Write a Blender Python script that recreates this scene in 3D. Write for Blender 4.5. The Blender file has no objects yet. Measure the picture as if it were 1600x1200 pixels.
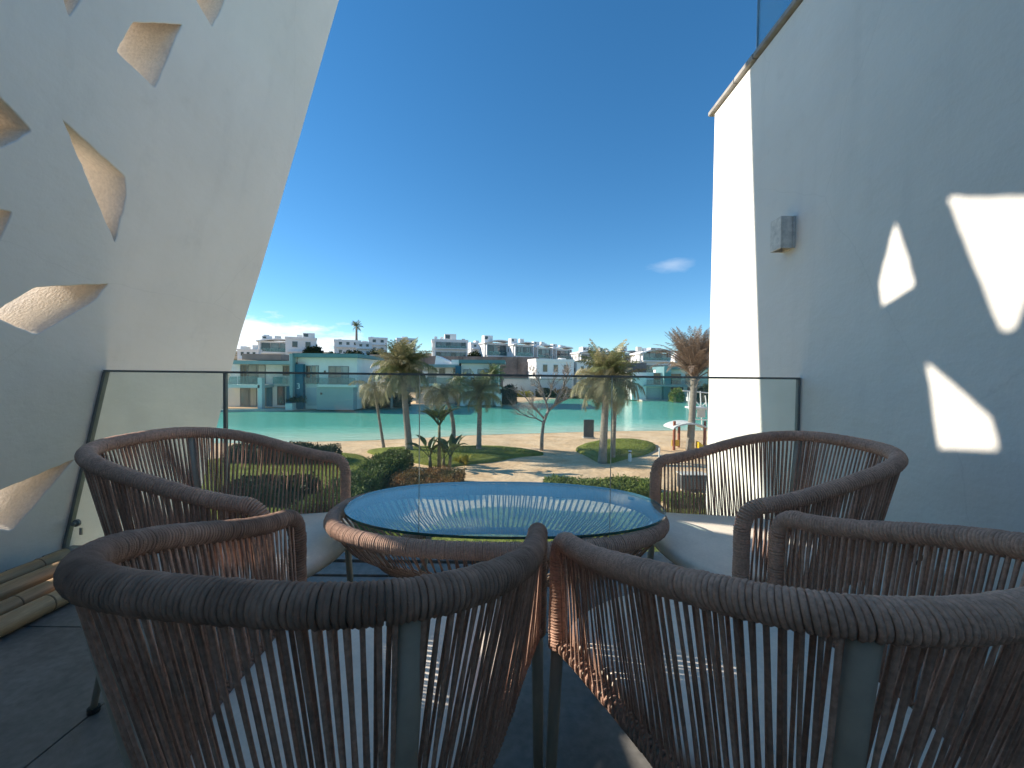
import bpy, bmesh, math, random
import numpy as np
from mathutils import Vector, Matrix
random.seed(7); rng = np.random.default_rng(7)
SC = bpy.context.scene
COL = SC.collection
R = math.radians

# ------------------------------------------------------------------ camera
CAM = (0.0, 0.0, 1.07); FPX = 628.0; PITCH = -0.024; ROLL = 0.011
cam_d = bpy.data.cameras.new('camera'); cam = bpy.data.objects.new('camera', cam_d); COL.objects.link(cam)
cam_d.sensor_width = 36.0; cam_d.lens = FPX / 1600.0 * 36.0
cam_d.clip_start = 0.02; cam_d.clip_end = 4000
cam.matrix_world = Matrix.Translation(CAM) @ Matrix.Rotation(math.pi/2 + PITCH, 4, 'X') @ Matrix.Rotation(ROLL, 4, 'Z')
SC.camera = cam

# ------------------------------------------------------------------ light
SUN_D = Vector((1.0, -0.185, -0.5)).normalized()        # direction the light travels
SUN_EL = math.asin(-SUN_D.z); SUN_AZ = math.atan2(-SUN_D.x, -SUN_D.y)
world = bpy.data.worlds.new('World'); SC.world = world; world.use_nodes = True
wn = world.node_tree.nodes; wl = world.node_tree.links; wn.clear()
w_out = wn.new('ShaderNodeOutputWorld'); w_bg = wn.new('ShaderNodeBackground'); w_bg.inputs[1].default_value = 0.102
sky = wn.new('ShaderNodeTexSky'); sky.sky_type = 'NISHITA'; sky.sun_disc = False
sky.sun_elevation = SUN_EL; sky.sun_rotation = SUN_AZ; sky.altitude = 2600; sky.air_density = 1.15; sky.dust_density = 0.0; sky.ozone_density = 1.6
hs = wn.new('ShaderNodeHueSaturation'); hs.inputs['Saturation'].default_value = 1.26
wgam = wn.new('ShaderNodeGamma'); wgam.inputs[1].default_value = 0.88
wtint = wn.new('ShaderNodeMixRGB'); wtint.blend_type = 'MULTIPLY'; wtint.inputs[0].default_value = 1.0; wtint.inputs[2].default_value = (0.70, 0.83, 0.90, 1)
wl.new(sky.outputs[0], wtint.inputs[1]); wl.new(wtint.outputs[0], wgam.inputs[0]); wl.new(wgam.outputs[0], hs.inputs['Color'])
# a few low clouds, laid out by direction (azimuth/elevation), so they stay where they are in the world
tc = wn.new('ShaderNodeTexCoord'); sep = wn.new('ShaderNodeSeparateXYZ'); wl.new(tc.outputs['Generated'], sep.inputs[0])
def wmath(op, a, b=None, c=None):
    n = wn.new('ShaderNodeMath'); n.operation = op
    for i, v in enumerate((a, b, c)):
        if v is None: continue
        if isinstance(v, (int, float)): n.inputs[i].default_value = v
        else: wl.new(v, n.inputs[i])
    return n.outputs[0]
cmap = wn.new('ShaderNodeMapping'); cmap.inputs['Scale'].default_value = (7, 7, 22); wl.new(tc.outputs['Generated'], cmap.inputs[0])
cno = wn.new('ShaderNodeTexNoise'); cno.inputs['Scale'].default_value = 1.3; cno.inputs['Detail'].default_value = 9; cno.inputs['Roughness'].default_value = 0.6
wl.new(cmap.outputs[0], cno.inputs['Vector'])
def cloud_blob(d, rx, rz):
    d = Vector(d).normalized()
    az = wmath('ARCTAN2', sep.outputs[0], sep.outputs[1])
    da = wmath('DIVIDE', wmath('SUBTRACT', az, math.atan2(d.x, d.y)), rx)
    dz = wmath('DIVIDE', wmath('SUBTRACT', sep.outputs[2], d.z), rz)
    r2 = wmath('ADD', wmath('MULTIPLY', da, da), wmath('MULTIPLY', dz, dz))
    return wmath('SUBTRACT', 1.0, wmath('SQRT', r2))
b1 = cloud_blob((-0.66, 1, 0.045), 0.24, 0.085)
b2 = cloud_blob((0.395, 1, 0.275), 0.055, 0.016)
b3 = cloud_blob((-0.40, 1, 0.02), 0.22, 0.05)
def cl_mask(b, gain, amp):
    n = wmath('MULTIPLY', wmath('SUBTRACT', cno.outputs[0], 0.5), amp)
    m = wn.new('ShaderNodeMath'); m.operation = 'MULTIPLY'; m.use_clamp = True
    wl.new(wmath('ADD', b, n), m.inputs[0]); m.inputs[1].default_value = gain
    return m.outputs[0]
m1 = wmath('MULTIPLY', cl_mask(b1, 2.4, 2.0), 0.85); m2 = wmath('MULTIPLY', cl_mask(b2, 0.8, 2.4), 0.26); m3 = wmath('MULTIPLY', cl_mask(b3, 1.3, 1.6), 0.4)
msk = wmath('MAXIMUM', wmath('MAXIMUM', m1, m2), m3)
cmix = wn.new('ShaderNodeMixRGB'); wl.new(msk, cmix.inputs[0]); wl.new(hs.outputs[0], cmix.inputs[1]); cmix.inputs[2].default_value = (4.9, 5.0, 5.2, 1)
wl.new(cmix.outputs[0], w_bg.inputs[0]); wl.new(w_bg.outputs[0], w_out.inputs[0])
sl = bpy.data.lights.new('sun', 'SUN'); sun = bpy.data.objects.new('sun', sl); COL.objects.link(sun)
sl.energy = 3.2; sl.angle = R(0.53); sl.color = (1.0, 0.90, 0.77)
sun.rotation_euler = SUN_D.to_track_quat('-Z', 'Y').to_euler()
SC.view_settings.view_transform = 'Standard'; SC.view_settings.look = 'None'
SC.view_settings.exposure = 1.28; SC.view_settings.gamma = 1.0; SC.view_settings.use_curve_mapping = False
SC.render.engine = 'CYCLES'
SC.cycles.max_bounces = 10; SC.cycles.diffuse_bounces = 5; SC.cycles.transparent_max_bounces = 24
SC.cycles.caustics_reflective = False; SC.cycles.caustics_refractive = False
SC.cycles.use_denoising = True

# ------------------------------------------------------------------ measuring helpers (a view ray of the photograph -> a place in the world)
def ray(px, py):
    x, y = px - 800.0, py - 600.0
    c, s = math.cos(ROLL), math.sin(ROLL)
    x, y = c*x + s*y, -s*x + c*y
    dx, dd, zz = x/FPX, 1.0, -y/FPX
    cp, sp = math.cos(PITCH), math.sin(PITCH)
    return Vector((dx, dd*cp - zz*sp, dd*sp + zz*cp))
def at(px, py, Y):
    r = ray(px, py); return Vector(CAM) + r * (Y / r.y)
def gnd(px, py, z=-3.35):
    r = ray(px, py); return Vector(CAM) + r * ((z - CAM[2]) / r.z)

# ------------------------------------------------------------------ object helpers
def tag(o, label=None, cat=None, group=None, kind=None):
    if label: o['label'] = label
    if cat: o['category'] = cat
    if group: o['group'] = group
    if kind: o['kind'] = kind
    return o
def empty(name, loc=(0,0,0), rz=0.0, label=None, cat=None, group=None):
    o = bpy.data.objects.new(name, None); COL.objects.link(o); o.location = loc; o.rotation_euler = (0,0,rz); o.empty_display_size = .1
    return tag(o, label, cat, group)
def link(name, me, parent=None, loc=None, rot=None, scale=None):
    o = bpy.data.objects.new(name, me); COL.objects.link(o)
    if parent is not None: o.parent = parent
    if loc is not None: o.location = loc
    if rot is not None: o.rotation_euler = rot
    if scale is not None: o.scale = scale
    return o
class MB:
    def __init__(s): s.v = []; s.f = []; s.mi = []
    def add(s, vs, fs, mi=0):
        b = len(s.v); s.v += [tuple(v) for v in vs]; s.f += [tuple(b+i for i in f) for f in fs]; s.mi += [mi]*len(fs); return s
    def box(s, x0, x1, y0, y1, z0, z1, mi=0):
        v = [(x0,y0,z0),(x1,y0,z0),(x1,y1,z0),(x0,y1,z0),(x0,y0,z1),(x1,y0,z1),(x1,y1,z1),(x0,y1,z1)]
        return s.add(v, [(0,3,2,1),(4,5,6,7),(0,1,5,4),(1,2,6,5),(2,3,7,6),(3,0,4,7)], mi)
    def tube(s, pts, rad, n=8, closed=False, caps=True, flat=None, mi=0, up=None):
        pts = [Vector(p) for p in pts]; m = len(pts)
        rad = rad if hasattr(rad, '__len__') else [rad]*m
        tang = []
        for i in range(m):
            a = pts[(i-1) % m] if (closed or i > 0) else pts[0]
            b = pts[(i+1) % m] if (closed or i < m-1) else pts[-1]
            t = (b - a); tang.append(t.normalized() if t.length > 1e-9 else Vector((0,0,1)))
        u = Vector(up) if up is not None else (Vector((0,0,1)) if abs(tang[0].z) < .9 else Vector((1,0,0)))
        u = (u - tang[0]*u.dot(tang[0])).normalized()
        vs = []
        for i in range(m):
            if up is not None: u = Vector(up)
            u = u - tang[i]*u.dot(tang[i]); u.normalize(); w = tang[i].cross(u)
            for k in range(n):
                a = 2*math.pi*k/n; fu, fw = (flat if flat else (1,1))
                vs.append(pts[i] + (u*math.cos(a)*fu + w*math.sin(a)*fw)*rad[i])
        fs = []
        for i in range(m if closed else m-1):
            j = (i+1) % m
            for k in range(n):
                l = (k+1) % n; fs.append((i*n+k, i*n+l, j*n+l, j*n+k))
        if caps and not closed:
            fs.append(tuple(range(n-1,-1,-1))); fs.append(tuple((m-1)*n+k for k in range(n)))
        return s.add(vs, fs, mi)
    def lathe(s, prof, n=16, org=(0,0,0), mi=0):
        vs = []; fs = []
        for r, z in prof:
            for k in range(n):
                a = 2*math.pi*k/n; vs.append((org[0]+r*math.cos(a), org[1]+r*math.sin(a), org[2]+z))
        for i in range(len(prof)-1):
            for k in range(n):
                l = (k+1) % n; fs.append((i*n+k, i*n+l, (i+1)*n+l, (i+1)*n+k))
        fs.append(tuple(range(n-1,-1,-1))); fs.append(tuple((len(prof)-1)*n+k for k in range(n)))
        return s.add(vs, fs, mi)
    def prism(s, poly, axis, lo, hi, mi=0):
        # poly: 2D list; axis 'x','y','z' = extrude axis
        def P(a, b, c): return {'x': (c,a,b), 'y': (a,c,b), 'z': (a,b,c)}[axis]
        n = len(poly); vs = [P(a,b,lo) for a,b in poly] + [P(a,b,hi) for a,b in poly]
        fs = [tuple(range(n-1,-1,-1)), tuple(range(n, 2*n))] + [(i,(i+1)%n,n+(i+1)%n,n+i) for i in range(n)]
        return s.add(vs, fs, mi)
    def mesh(s, name, mats, smooth=False, bevel=0.0):
        me = bpy.data.meshes.new(name); me.from_pydata(s.v, [], s.f)
        for m in (mats if isinstance(mats, (list, tuple)) else [mats]): me.materials.append(m)
        if any(s.mi): me.polygons.foreach_set('material_index', s.mi)
        bm = bmesh.new(); bm.from_mesh(me)
        bmesh.ops.recalc_face_normals(bm, faces=bm.faces)
        if bevel > 0:
            bmesh.ops.bevel(bm, geom=[e for e in bm.edges if e.calc_face_angle(0) > 0.6], offset=bevel, segments=2, affect='EDGES', clamp_overlap=True)
        bm.to_mesh(me); bm.free()
        if smooth: me.polygons.foreach_set('use_smooth', [True]*len(me.polygons))
        me.update(); return me
    def build(s, name, mats, parent=None, smooth=False, bevel=0.0, loc=None, rot=None):
        return link(name, s.mesh(name, mats, smooth, bevel), parent, loc, rot)

# ------------------------------------------------------------------ materials
def new_mat(name):
    m = bpy.data.materials.new(name); m.use_nodes = True
    nt = m.node_tree; nt.nodes.clear(); return m, nt.nodes, nt.links
def mat(name, col, rough=0.6, var=0.12, scale=8.0, bump=0.0, bscale=60.0, bdist=0.004, metal=0.0, spec=0.5, col2=None, objvar=0.0, detail=6, stretch=None, fine=0.0, transl=0.0):
    m, n, l = new_mat(name)
    out = n.new('ShaderNodeOutputMaterial'); p = n.new('ShaderNodeBsdfPrincipled')
    p.inputs['Roughness'].default_value = rough; p.inputs['Metallic'].default_value = metal; p.inputs['Specular IOR Level'].default_value = spec
    tcn = n.new('ShaderNodeTexCoord'); vec = tcn.outputs['Object']
    if stretch:
        mp = n.new('ShaderNodeMapping'); mp.inputs['Scale'].default_value = stretch; l.new(vec, mp.inputs[0]); vec = mp.outputs[0]
    no = n.new('ShaderNodeTexNoise'); no.inputs['Scale'].default_value = scale; no.inputs['Detail'].default_value = detail; no.inputs['Roughness'].default_value = .62; l.new(vec, no.inputs['Vector'])
    rp = n.new('ShaderNodeValToRGB')
    c = col; d = col2 if col2 else tuple(max(0, x*(1-2*var)) for x in col)
    h = col if col2 else tuple(min(1, x*(1+var)) for x in col)
    rp.color_ramp.elements[0].position = .28; rp.color_ramp.elements[0].color = (*d, 1); rp.color_ramp.elements[1].position = .72; rp.color_ramp.elements[1].color = (*h, 1)
    l.new(no.outputs[0], rp.inputs[0]); colout = rp.outputs[0]
    if fine > 0:
        n2 = n.new('ShaderNodeTexNoise'); n2.inputs['Scale'].default_value = scale*11; n2.inputs['Detail'].default_value = 3; l.new(vec, n2.inputs['Vector'])
        mr = n.new('ShaderNodeMapRange'); mr.inputs[1].default_value = .3; mr.inputs[2].default_value = .7; mr.inputs[3].default_value = 1-fine; mr.inputs[4].default_value = 1+fine*.6; l.new(n2.outputs[0], mr.inputs[0])
        mx = n.new('ShaderNodeMixRGB'); mx.blend_type = 'MULTIPLY'; mx.inputs[0].default_value = 1; l.new(colout, mx.inputs[1]); l.new(mr.outputs[0], mx.inputs[2]); colout = mx.outputs[0]
    if objvar > 0:
        oi = n.new('ShaderNodeObjectInfo'); hv = n.new('ShaderNodeHueSaturation')
        mr = n.new('ShaderNodeMapRange'); mr.inputs[3].default_value = 1-objvar; mr.inputs[4].default_value = 1+objvar; l.new(oi.outputs['Random'], mr.inputs[0]); l.new(mr.outputs[0], hv.inputs['Value']); l.new(colout, hv.inputs['Color']); colout = hv.outputs[0]
    l.new(colout, p.inputs['Base Color'])
    if bump > 0:
        bn = n.new('ShaderNodeTexNoise'); bn.inputs['Scale'].default_value = bscale; bn.inputs['Detail'].default_value = 5; l.new(vec, bn.inputs['Vector'])
        b = n.new('ShaderNodeBump'); b.inputs['Strength'].default_value = bump; b.inputs['Distance'].default_value = bdist; l.new(bn.outputs[0], b.inputs['Height']); l.new(b.outputs[0], p.inputs['Normal'])
    sh = p.outputs[0]
    if transl > 0:
        t = n.new('ShaderNodeBsdfTranslucent'); l.new(colout, t.inputs[0]); ms = n.new('ShaderNodeMixShader'); ms.inputs[0].default_value = transl; l.new(sh, ms.inputs[1]); l.new(t.outputs[0], ms.inputs[2]); sh = ms.outputs[0]
    l.new(sh, out.inputs[0]); return m
def glass_mat(name, tint=(.9,.96,.94), ior=1.45, dust=0.04, boost=1.0, dustcol=(.7,.75,.72), rough=0.0):
    m, n, l = new_mat(name)
    out = n.new('ShaderNodeOutputMaterial'); tr = n.new('ShaderNodeBsdfTransparent'); tr.inputs[0].default_value = (*tint, 1)
    gl = n.new('ShaderNodeBsdfGlossy'); gl.inputs['Roughness'].default_value = rough; gl.inputs[0].default_value = (1,1,1,1)
    ge = n.new('ShaderNodeNewGeometry'); dt = n.new('ShaderNodeVectorMath'); dt.operation = 'DOT_PRODUCT'; l.new(ge.outputs['Normal'], dt.inputs[0]); l.new(ge.outputs['Incoming'], dt.inputs[1])
    def mm(op, a, b_, clamp=False):
        q = n.new('ShaderNodeMath'); q.operation = op; q.use_clamp = clamp
        for i, v in enumerate((a, b_)):
            if v is None: continue
            if isinstance(v, (int, float)): q.inputs[i].default_value = v
            else: l.new(v, q.inputs[i])
        return q
    f0 = ((ior-1)/(ior+1))**2
    sch = mm('POWER', mm('SUBTRACT', 1.0, mm('ABSOLUTE', dt.outputs['Value'], None).outputs[0]).outputs[0], 5.0)
    ml = mm('MULTIPLY', mm('ADD', mm('MULTIPLY', sch.outputs[0], 1-f0).outputs[0], f0).outputs[0], boost, True)
    df = n.new('ShaderNodeBsdfDiffuse'); df.inputs[0].default_value = (*dustcol, 1)
    tcn = n.new('ShaderNodeTexCoord'); no = n.new('ShaderNodeTexNoise'); no.inputs['Scale'].default_value = 3; no.inputs['Detail'].default_value = 8; l.new(tcn.outputs['Object'], no.inputs['Vector'])
    mr = n.new('ShaderNodeMapRange'); mr.inputs[1].default_value = .3; mr.inputs[2].default_value = .75; mr.inputs[3].default_value = dust*.4; mr.inputs[4].default_value = dust*1.6; l.new(no.outputs[0], mr.inputs[0])
    m0 = n.new('ShaderNodeMixShader'); l.new(mr.outputs[0], m0.inputs[0]); l.new(tr.outputs[0], m0.inputs[1]); l.new(df.outputs[0], m0.inputs[2])
    m1 = n.new('ShaderNodeMixShader'); l.new(ml.outputs[0], m1.inputs[0]); l.new(m0.outputs[0], m1.inputs[1]); l.new(gl.outputs[0], m1.inputs[2])
    l.new(m1.outputs[0], out.inputs[0]); return m

M = {}
def plaster_mat(name, col):
    m, n, l = new_mat(name)
    out = n.new('ShaderNodeOutputMaterial'); p = n.new('ShaderNodeBsdfPrincipled'); p.inputs['Roughness'].default_value = .88; p.inputs['Specular IOR Level'].default_value = .18
    ge = n.new('ShaderNodeNewGeometry')
    def nz(scale, st=(1,1,1), det=6, rough=.6):
        mp = n.new('ShaderNodeMapping'); mp.inputs['Scale'].default_value = st; l.new(ge.outputs['Position'], mp.inputs[0])
        q = n.new('ShaderNodeTexNoise'); q.inputs['Scale'].default_value = scale; q.inputs['Detail'].default_value = det; q.inputs['Roughness'].default_value = rough; l.new(mp.outputs[0], q.inputs['Vector']); return q.outputs[0]
    def rg(src, a, b, lo, hi):
        r = n.new('ShaderNodeMapRange'); r.inputs[1].default_value = a; r.inputs[2].default_value = b; r.inputs[3].default_value = lo; r.inputs[4].default_value = hi; l.new(src, r.inputs[0]); return r.outputs[0]
    def mul(a, b):
        q = n.new('ShaderNodeMath'); q.operation = 'MULTIPLY'; l.new(a, q.inputs[0]); l.new(b, q.inputs[1]); return q.outputs[0]
    v = mul(rg(nz(1.1, det=8), .3, .7, .93, 1.03), rg(nz(2.6, (3,3,.22), 5), .52, .75, 1.0, .955))     # clouding, drip marks
    v = mul(v, rg(nz(5.5, (1,1,1), 9, .7), .30, .42, .955, 1.0))                                        # dull patches
    vo = n.new('ShaderNodeTexVoronoi'); vo.feature = 'DISTANCE_TO_EDGE'; vo.inputs['Scale'].default_value = .55
    wp = n.new('ShaderNodeMixRGB'); wp.inputs[0].default_value = .16; l.new(ge.outputs['Position'], wp.inputs[1])
    q = n.new('ShaderNodeTexNoise'); q.inputs['Scale'].default_value = 2.2; q.inputs['Detail'].default_value = 7; l.new(ge.outputs['Position'], q.inputs['Vector']); l.new(q.outputs['Color'], wp.inputs[2]); l.new(wp.outputs[0], vo.inputs['Vector'])
    v = mul(v, rg(vo.outputs['Distance'], .0, .0018, .94, 1.0))                                         # hairline cracks
    mx = n.new('ShaderNodeMixRGB'); mx.blend_type = 'MULTIPLY'; mx.inputs[0].default_value = 1; mx.inputs[1].default_value = (*col, 1); l.new(v, mx.inputs[2]); l.new(mx.outputs[0], p.inputs['Base Color'])
    b1 = n.new('ShaderNodeBump'); b1.inputs['Strength'].default_value = .30; b1.inputs['Distance'].default_value = .004; l.new(nz(70, det=4), b1.inputs['Height'])
    b2 = n.new('ShaderNodeBump'); b2.inputs['Strength'].default_value = .25; b2.inputs['Distance'].default_value = .03; l.new(nz(3.5, (1,1,1.6), 3), b2.inputs['Height']); l.new(b1.outputs[0], b2.inputs['Normal']); l.new(b2.outputs[0], p.inputs['Normal'])
    l.new(p.outputs[0], out.inputs[0]); return m
M['plaster'] = plaster_mat('plaster', (.87,.84,.78))
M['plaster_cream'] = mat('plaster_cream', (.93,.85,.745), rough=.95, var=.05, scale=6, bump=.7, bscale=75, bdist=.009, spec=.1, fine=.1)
M['coping'] = mat('coping', (.36,.34,.31), rough=.7, var=.2, scale=9, bump=.3, bscale=40)
M['tile'] = mat('floor_tile', (.225,.215,.20), rough=.5, var=.2, scale=3.5, bump=.25, bscale=120, bdist=.002, fine=.2, objvar=.10, detail=9)
M['grout'] = mat('grout', (.50,.48,.44), rough=.9)
M['rope'] = mat('rope', (.70,.44,.325), rough=.9, var=.13, scale=14, bump=.9, bscale=520, bdist=.0018, spec=.15, fine=.22, objvar=.05)
M['rope_strand'] = mat('rope_strand', (.54,.345,.26), rough=.9, var=.16, scale=11, bump=.9, bscale=520, bdist=.0018, spec=.15, fine=.22, objvar=.22)
M['rope_table'] = mat('rope_table', (.62,.42,.325), rough=.9, var=.12, scale=14, bump=.8, bscale=520, bdist=.0018, spec=.15, fine=.2)
M['rope_blotchy'] = mat('rope_dark_blotches', (.60,.385,.285), rough=.92, var=.1, scale=4.2, bump=.9, bscale=520, bdist=.0018, spec=.12, fine=.25, col2=(.23,.14,.10))  # noise mixes a darker brown into the wound rope in blotches
M['frame'] = mat('frame_metal', (.42,.375,.30), rough=.5, var=.08, scale=20, spec=.4)
M['cushion'] = mat('seat_fabric', (.93,.835,.70), rough=.92, var=.05, scale=9, bump=.35, bscale=700, bdist=.0015, spec=.15, fine=.05)
M['black'] = mat('black_rubber', (.02,.02,.02), rough=.6)
M['table_glass'] = glass_mat('table_glass', (.86,.95,.93), ior=1.52, dust=.055, boost=1.35, dustcol=(.75,.80,.80))
M['glass_edge'] = mat('glass_edge', (.012,.10,.085), rough=.15, var=.1, spec=.8)
M['rail_glass'] = glass_mat('railing_glass', (.952,.985,.968), ior=1.45, dust=.075, boost=.9, dustcol=(.62,.76,.70))
M['upper_glass'] = glass_mat('parapet_glass', (.66,.82,.86), ior=1.5, dust=.16, dustcol=(.5,.66,.70))
M['dark_metal'] = mat('dark_metal', (.20,.215,.205), rough=.45, metal=.2, var=.1)
M['joint'] = mat('glass_joint', (.42,.47,.45), rough=.4)
M['steel'] = mat('steel', (.45,.45,.44), rough=.35, metal=.8)
M['lamp_grey'] = mat('lamp_grey', (.78,.73,.65), rough=.6, var=.15, scale=30)
M['bamboo'] = mat('bamboo', (.50,.32,.165), rough=.45, var=.22, scale=4, stretch=(9,.8,9), bump=.2, bscale=30, fine=.12, objvar=.12)
M['bamboo_node'] = mat('bamboo_node', (.22,.14,.075), rough=.6)
M['white_metal'] = mat('white_metal', (.78,.78,.76), rough=.4, var=.03)

# ================================================================== THE TERRACE
LX, LS, LB = -2.38, 0.245, 0.10       # inner face of the leaning screen wall: X = LX + LS*(h - 1.07) + LB*(Y - 2.35)
def left_x(h, Y=2.35): return LX + LS*(h - 1.07) + LB*(Y - 2.35)
def curve_wall(name, outline, holes, thick, bevel):
    cu = bpy.data.curves.new(name, 'CURVE'); cu.dimensions = '2D'; cu.fill_mode = 'BOTH'
    cu.extrude = thick/2 - bevel; cu.bevel_depth = bevel; cu.bevel_resolution = 2
    for poly in [outline] + holes:
        sp = cu.splines.new('POLY'); sp.points.add(len(poly)-1); sp.use_cyclic_u = True
        for p, (a, b) in zip(sp.points, poly): p.co = (a, b, 0, 1)
    tmp = bpy.data.objects.new(name+'_tmp', cu); COL.objects.link(tmp)
    dg = bpy.context.evaluated_depsgraph_get(); dg.update()
    me = bpy.data.meshes.new_from_object(tmp.evaluated_get(dg)); me.name = name
    bpy.data.objects.remove(tmp); bpy.data.curves.remove(cu)
    me.materials.clear(); me.materials.append(M['plaster'])
    return me
def rnd_poly(poly, r=.018, n=3):
    out = []
    m = len(poly)
    for i in range(m):
        p = Vector(poly[i]); a = Vector(poly[i-1]) - p; b = Vector(poly[(i+1) % m]) - p
        ra = min(r, a.length*.4); rb = min(r, b.length*.4)
        A = p + a.normalized()*ra; B = p + b.normalized()*rb
        for k in range(n+1):
            t = k/n; out.append(tuple(A*(1-t)**2 + p*2*t*(1-t) + B*t*t))
    return out
T_WALL = 0.46
outline = [(-2.60,-3.6),(3.21,-3.6),(3.25,0.0),(3.262,.757),(3.275,1.383),(3.322,1.862),(3.400,3.055),(3.47,4.237),(3.50,4.8),(3.53,5.4),(-2.60,5.4)]
holes = [
  [(2.104,2.862),(2.341,3.05),(2.277,2.634),(2.062,2.674)],
  [(1.911,2.26),(2.235,2.132),(2.262,2.03),(2.256,1.765)],
  [(1.82,1.31),(1.962,1.473),(2.274,1.56),(2.226,1.45),(2.011,1.235)],
  [(1.70,2.225),(1.718,2.219),(1.839,2.142),(1.75,2.008),(1.735,2.02)],
  [(1.66,1.76),(1.787,1.777),(1.833,1.782),(1.811,1.631),(1.70,1.58)],
  [(1.94,.45),(2.003,.464),(2.31,.562),(2.092,.217),(1.93,.29)],
  [(1.77,2.82),(1.93,2.88),(1.903,2.781),(1.871,2.666)],
  [(2.342,3.225),(2.503,3.160),(2.533,3.285),(2.543,3.365),(2.461,3.604),(2.374,3.349)],
  [(1.90,3.40),(2.02,3.04),(2.06,3.04),(2.23,3.523),(2.262,3.62),(1.93,3.50)],
  [(1.10,1.58),(1.28,1.50),(1.46,1.70),(1.38,1.98)],
  [(1.50,1.34),(1.62,1.24),(1.76,1.52),(1.60,1.66)],
  [(1.10,2.55),(1.38,2.50),(1.30,2.85)],
]
def ragged(poly, step=.03, amp=.0016):
    out = []
    for i in range(len(poly)):
        a, b = Vector(poly[i]), Vector(poly[(i+1) % len(poly)]); k = max(1, int((b-a).length/step)); nr = Vector((-(b-a).y, (b-a).x)).normalized() if (b-a).length > 1e-6 else Vector((0,0))
        for j in range(k): out.append(tuple(a + (b-a)*(j/k) + nr*random.gauss(0, amp)*(1 if (b-a).length > step else .3)))
    return out
holes = [ragged(rnd_poly(h)) for h in holes]
wall_me = curve_wall('perforated_wall', outline, holes, T_WALL, .006)
va_, vb_ = Vector((LB,1,0)), Vector((LS,0,1)); vn_ = va_.cross(vb_).normalized()
o0 = Vector((left_x(0.0, 0.0),0,0)) - vn_*(T_WALL/2)
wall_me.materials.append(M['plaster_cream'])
for pf in wall_me.polygons:                                     # rougher cream render inside the openings
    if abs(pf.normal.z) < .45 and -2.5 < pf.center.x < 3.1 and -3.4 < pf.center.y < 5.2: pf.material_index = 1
wall_me.transform(Matrix(((va_.x,vb_.x,vn_.x,o0.x),(va_.y,vb_.y,vn_.y,o0.y),(va_.z,vb_.z,vn_.z,o0.z),(0,0,0,1))))
pw = link('perforated_wall', wall_me)
tag(pw, 'tall leaning white plaster screen wall pierced by irregular angular openings', 'wall')

# right-hand block of the house with coping and glass parapet
RW = 1.683
sw = empty('side_wall', (RW, 1, -3.6), 0, 'tall white plaster side wall with sunlit edge and dark stone coping', 'wall')
def ch(o, parent):
    o.parent = parent; o.matrix_parent_inverse = parent.matrix_basis.inverted(); return o
ch(MB().box(RW, RW+2.6, -2.6, 3.45, -3.6, 3.292).build('wall', M['plaster'], bevel=.012), sw)
y = -1.34
segs = [(-2.64,-1.4),(-1.396,-.2),(-.196,1.0),(1.004,2.12),(2.124,2.86),(2.864,3.10),(3.104,3.50)]
for i, (a, b) in enumerate(segs):
    ch(MB().box(RW-.028, RW+.30, a, b, 3.294, 3.330+(.003 if i % 2 else 0)).build('coping_stone', M['coping'], bevel=.004), sw)
gp = empty('glass_parapet', (RW+.05, 2.9, 3.335), 0, 'frameless tinted glass parapet standing on the coping of the side wall', 'glass parapet')
ys = [2.94, 1.7, .45, -1.0, -2.6]
for a, b in zip(ys[:-1], ys[1:]):
    ch(MB().box(RW+.045, RW+.057, b+.004, a-.004, 3.336, 4.45).build('glass_pane', M['upper_glass']), gp)
ch(MB().box(RW+.043, RW+.059, 2.936, 2.945, 3.336, 4.45).build('edge_trim', M['steel']), gp)
ch(MB().lathe([(.004,0),(.018,.001),(.018,.006),(.004,.007)], 14).build('glass_fixing', M['steel'], rot=(0,-math.pi/2,0), loc=(RW+.044,2.45,3.44)), gp)

# terrace floor: slab, tiles, border strips
fl = MB().box(-3.25, RW, -2.6, 2.405, -.32, -.0135).build('terrace_floor', M['grout']); tag(fl, kind='structure')
xs = [-3.25,-2.20,-1.30,-.40,.50,RW]; yb = [-2.6,-1.05,-.15,.75,1.65,2.09]
for i in range(len(xs)-1):
    for j in range(len(yb)-1):
        MB().box(xs[i]+.0022, xs[i+1]-.0022, yb[j]+.0022, yb[j+1]-.0022, -.0125, -.0015-.0012*random.random()).build('floor_tile', M['tile'], fl, bevel=.0012)
for (a, b, h) in ((2.097,2.235,.004),(2.250,2.40,.012)):
    x = -3.0
    while x < RW-.01:
        x2 = min(x+1.18, RW); MB().box(x+.002, x2-.002, a, b, -.0125, h).build('border_stone', M['tile'], fl, bevel=.003); x = x2
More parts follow.
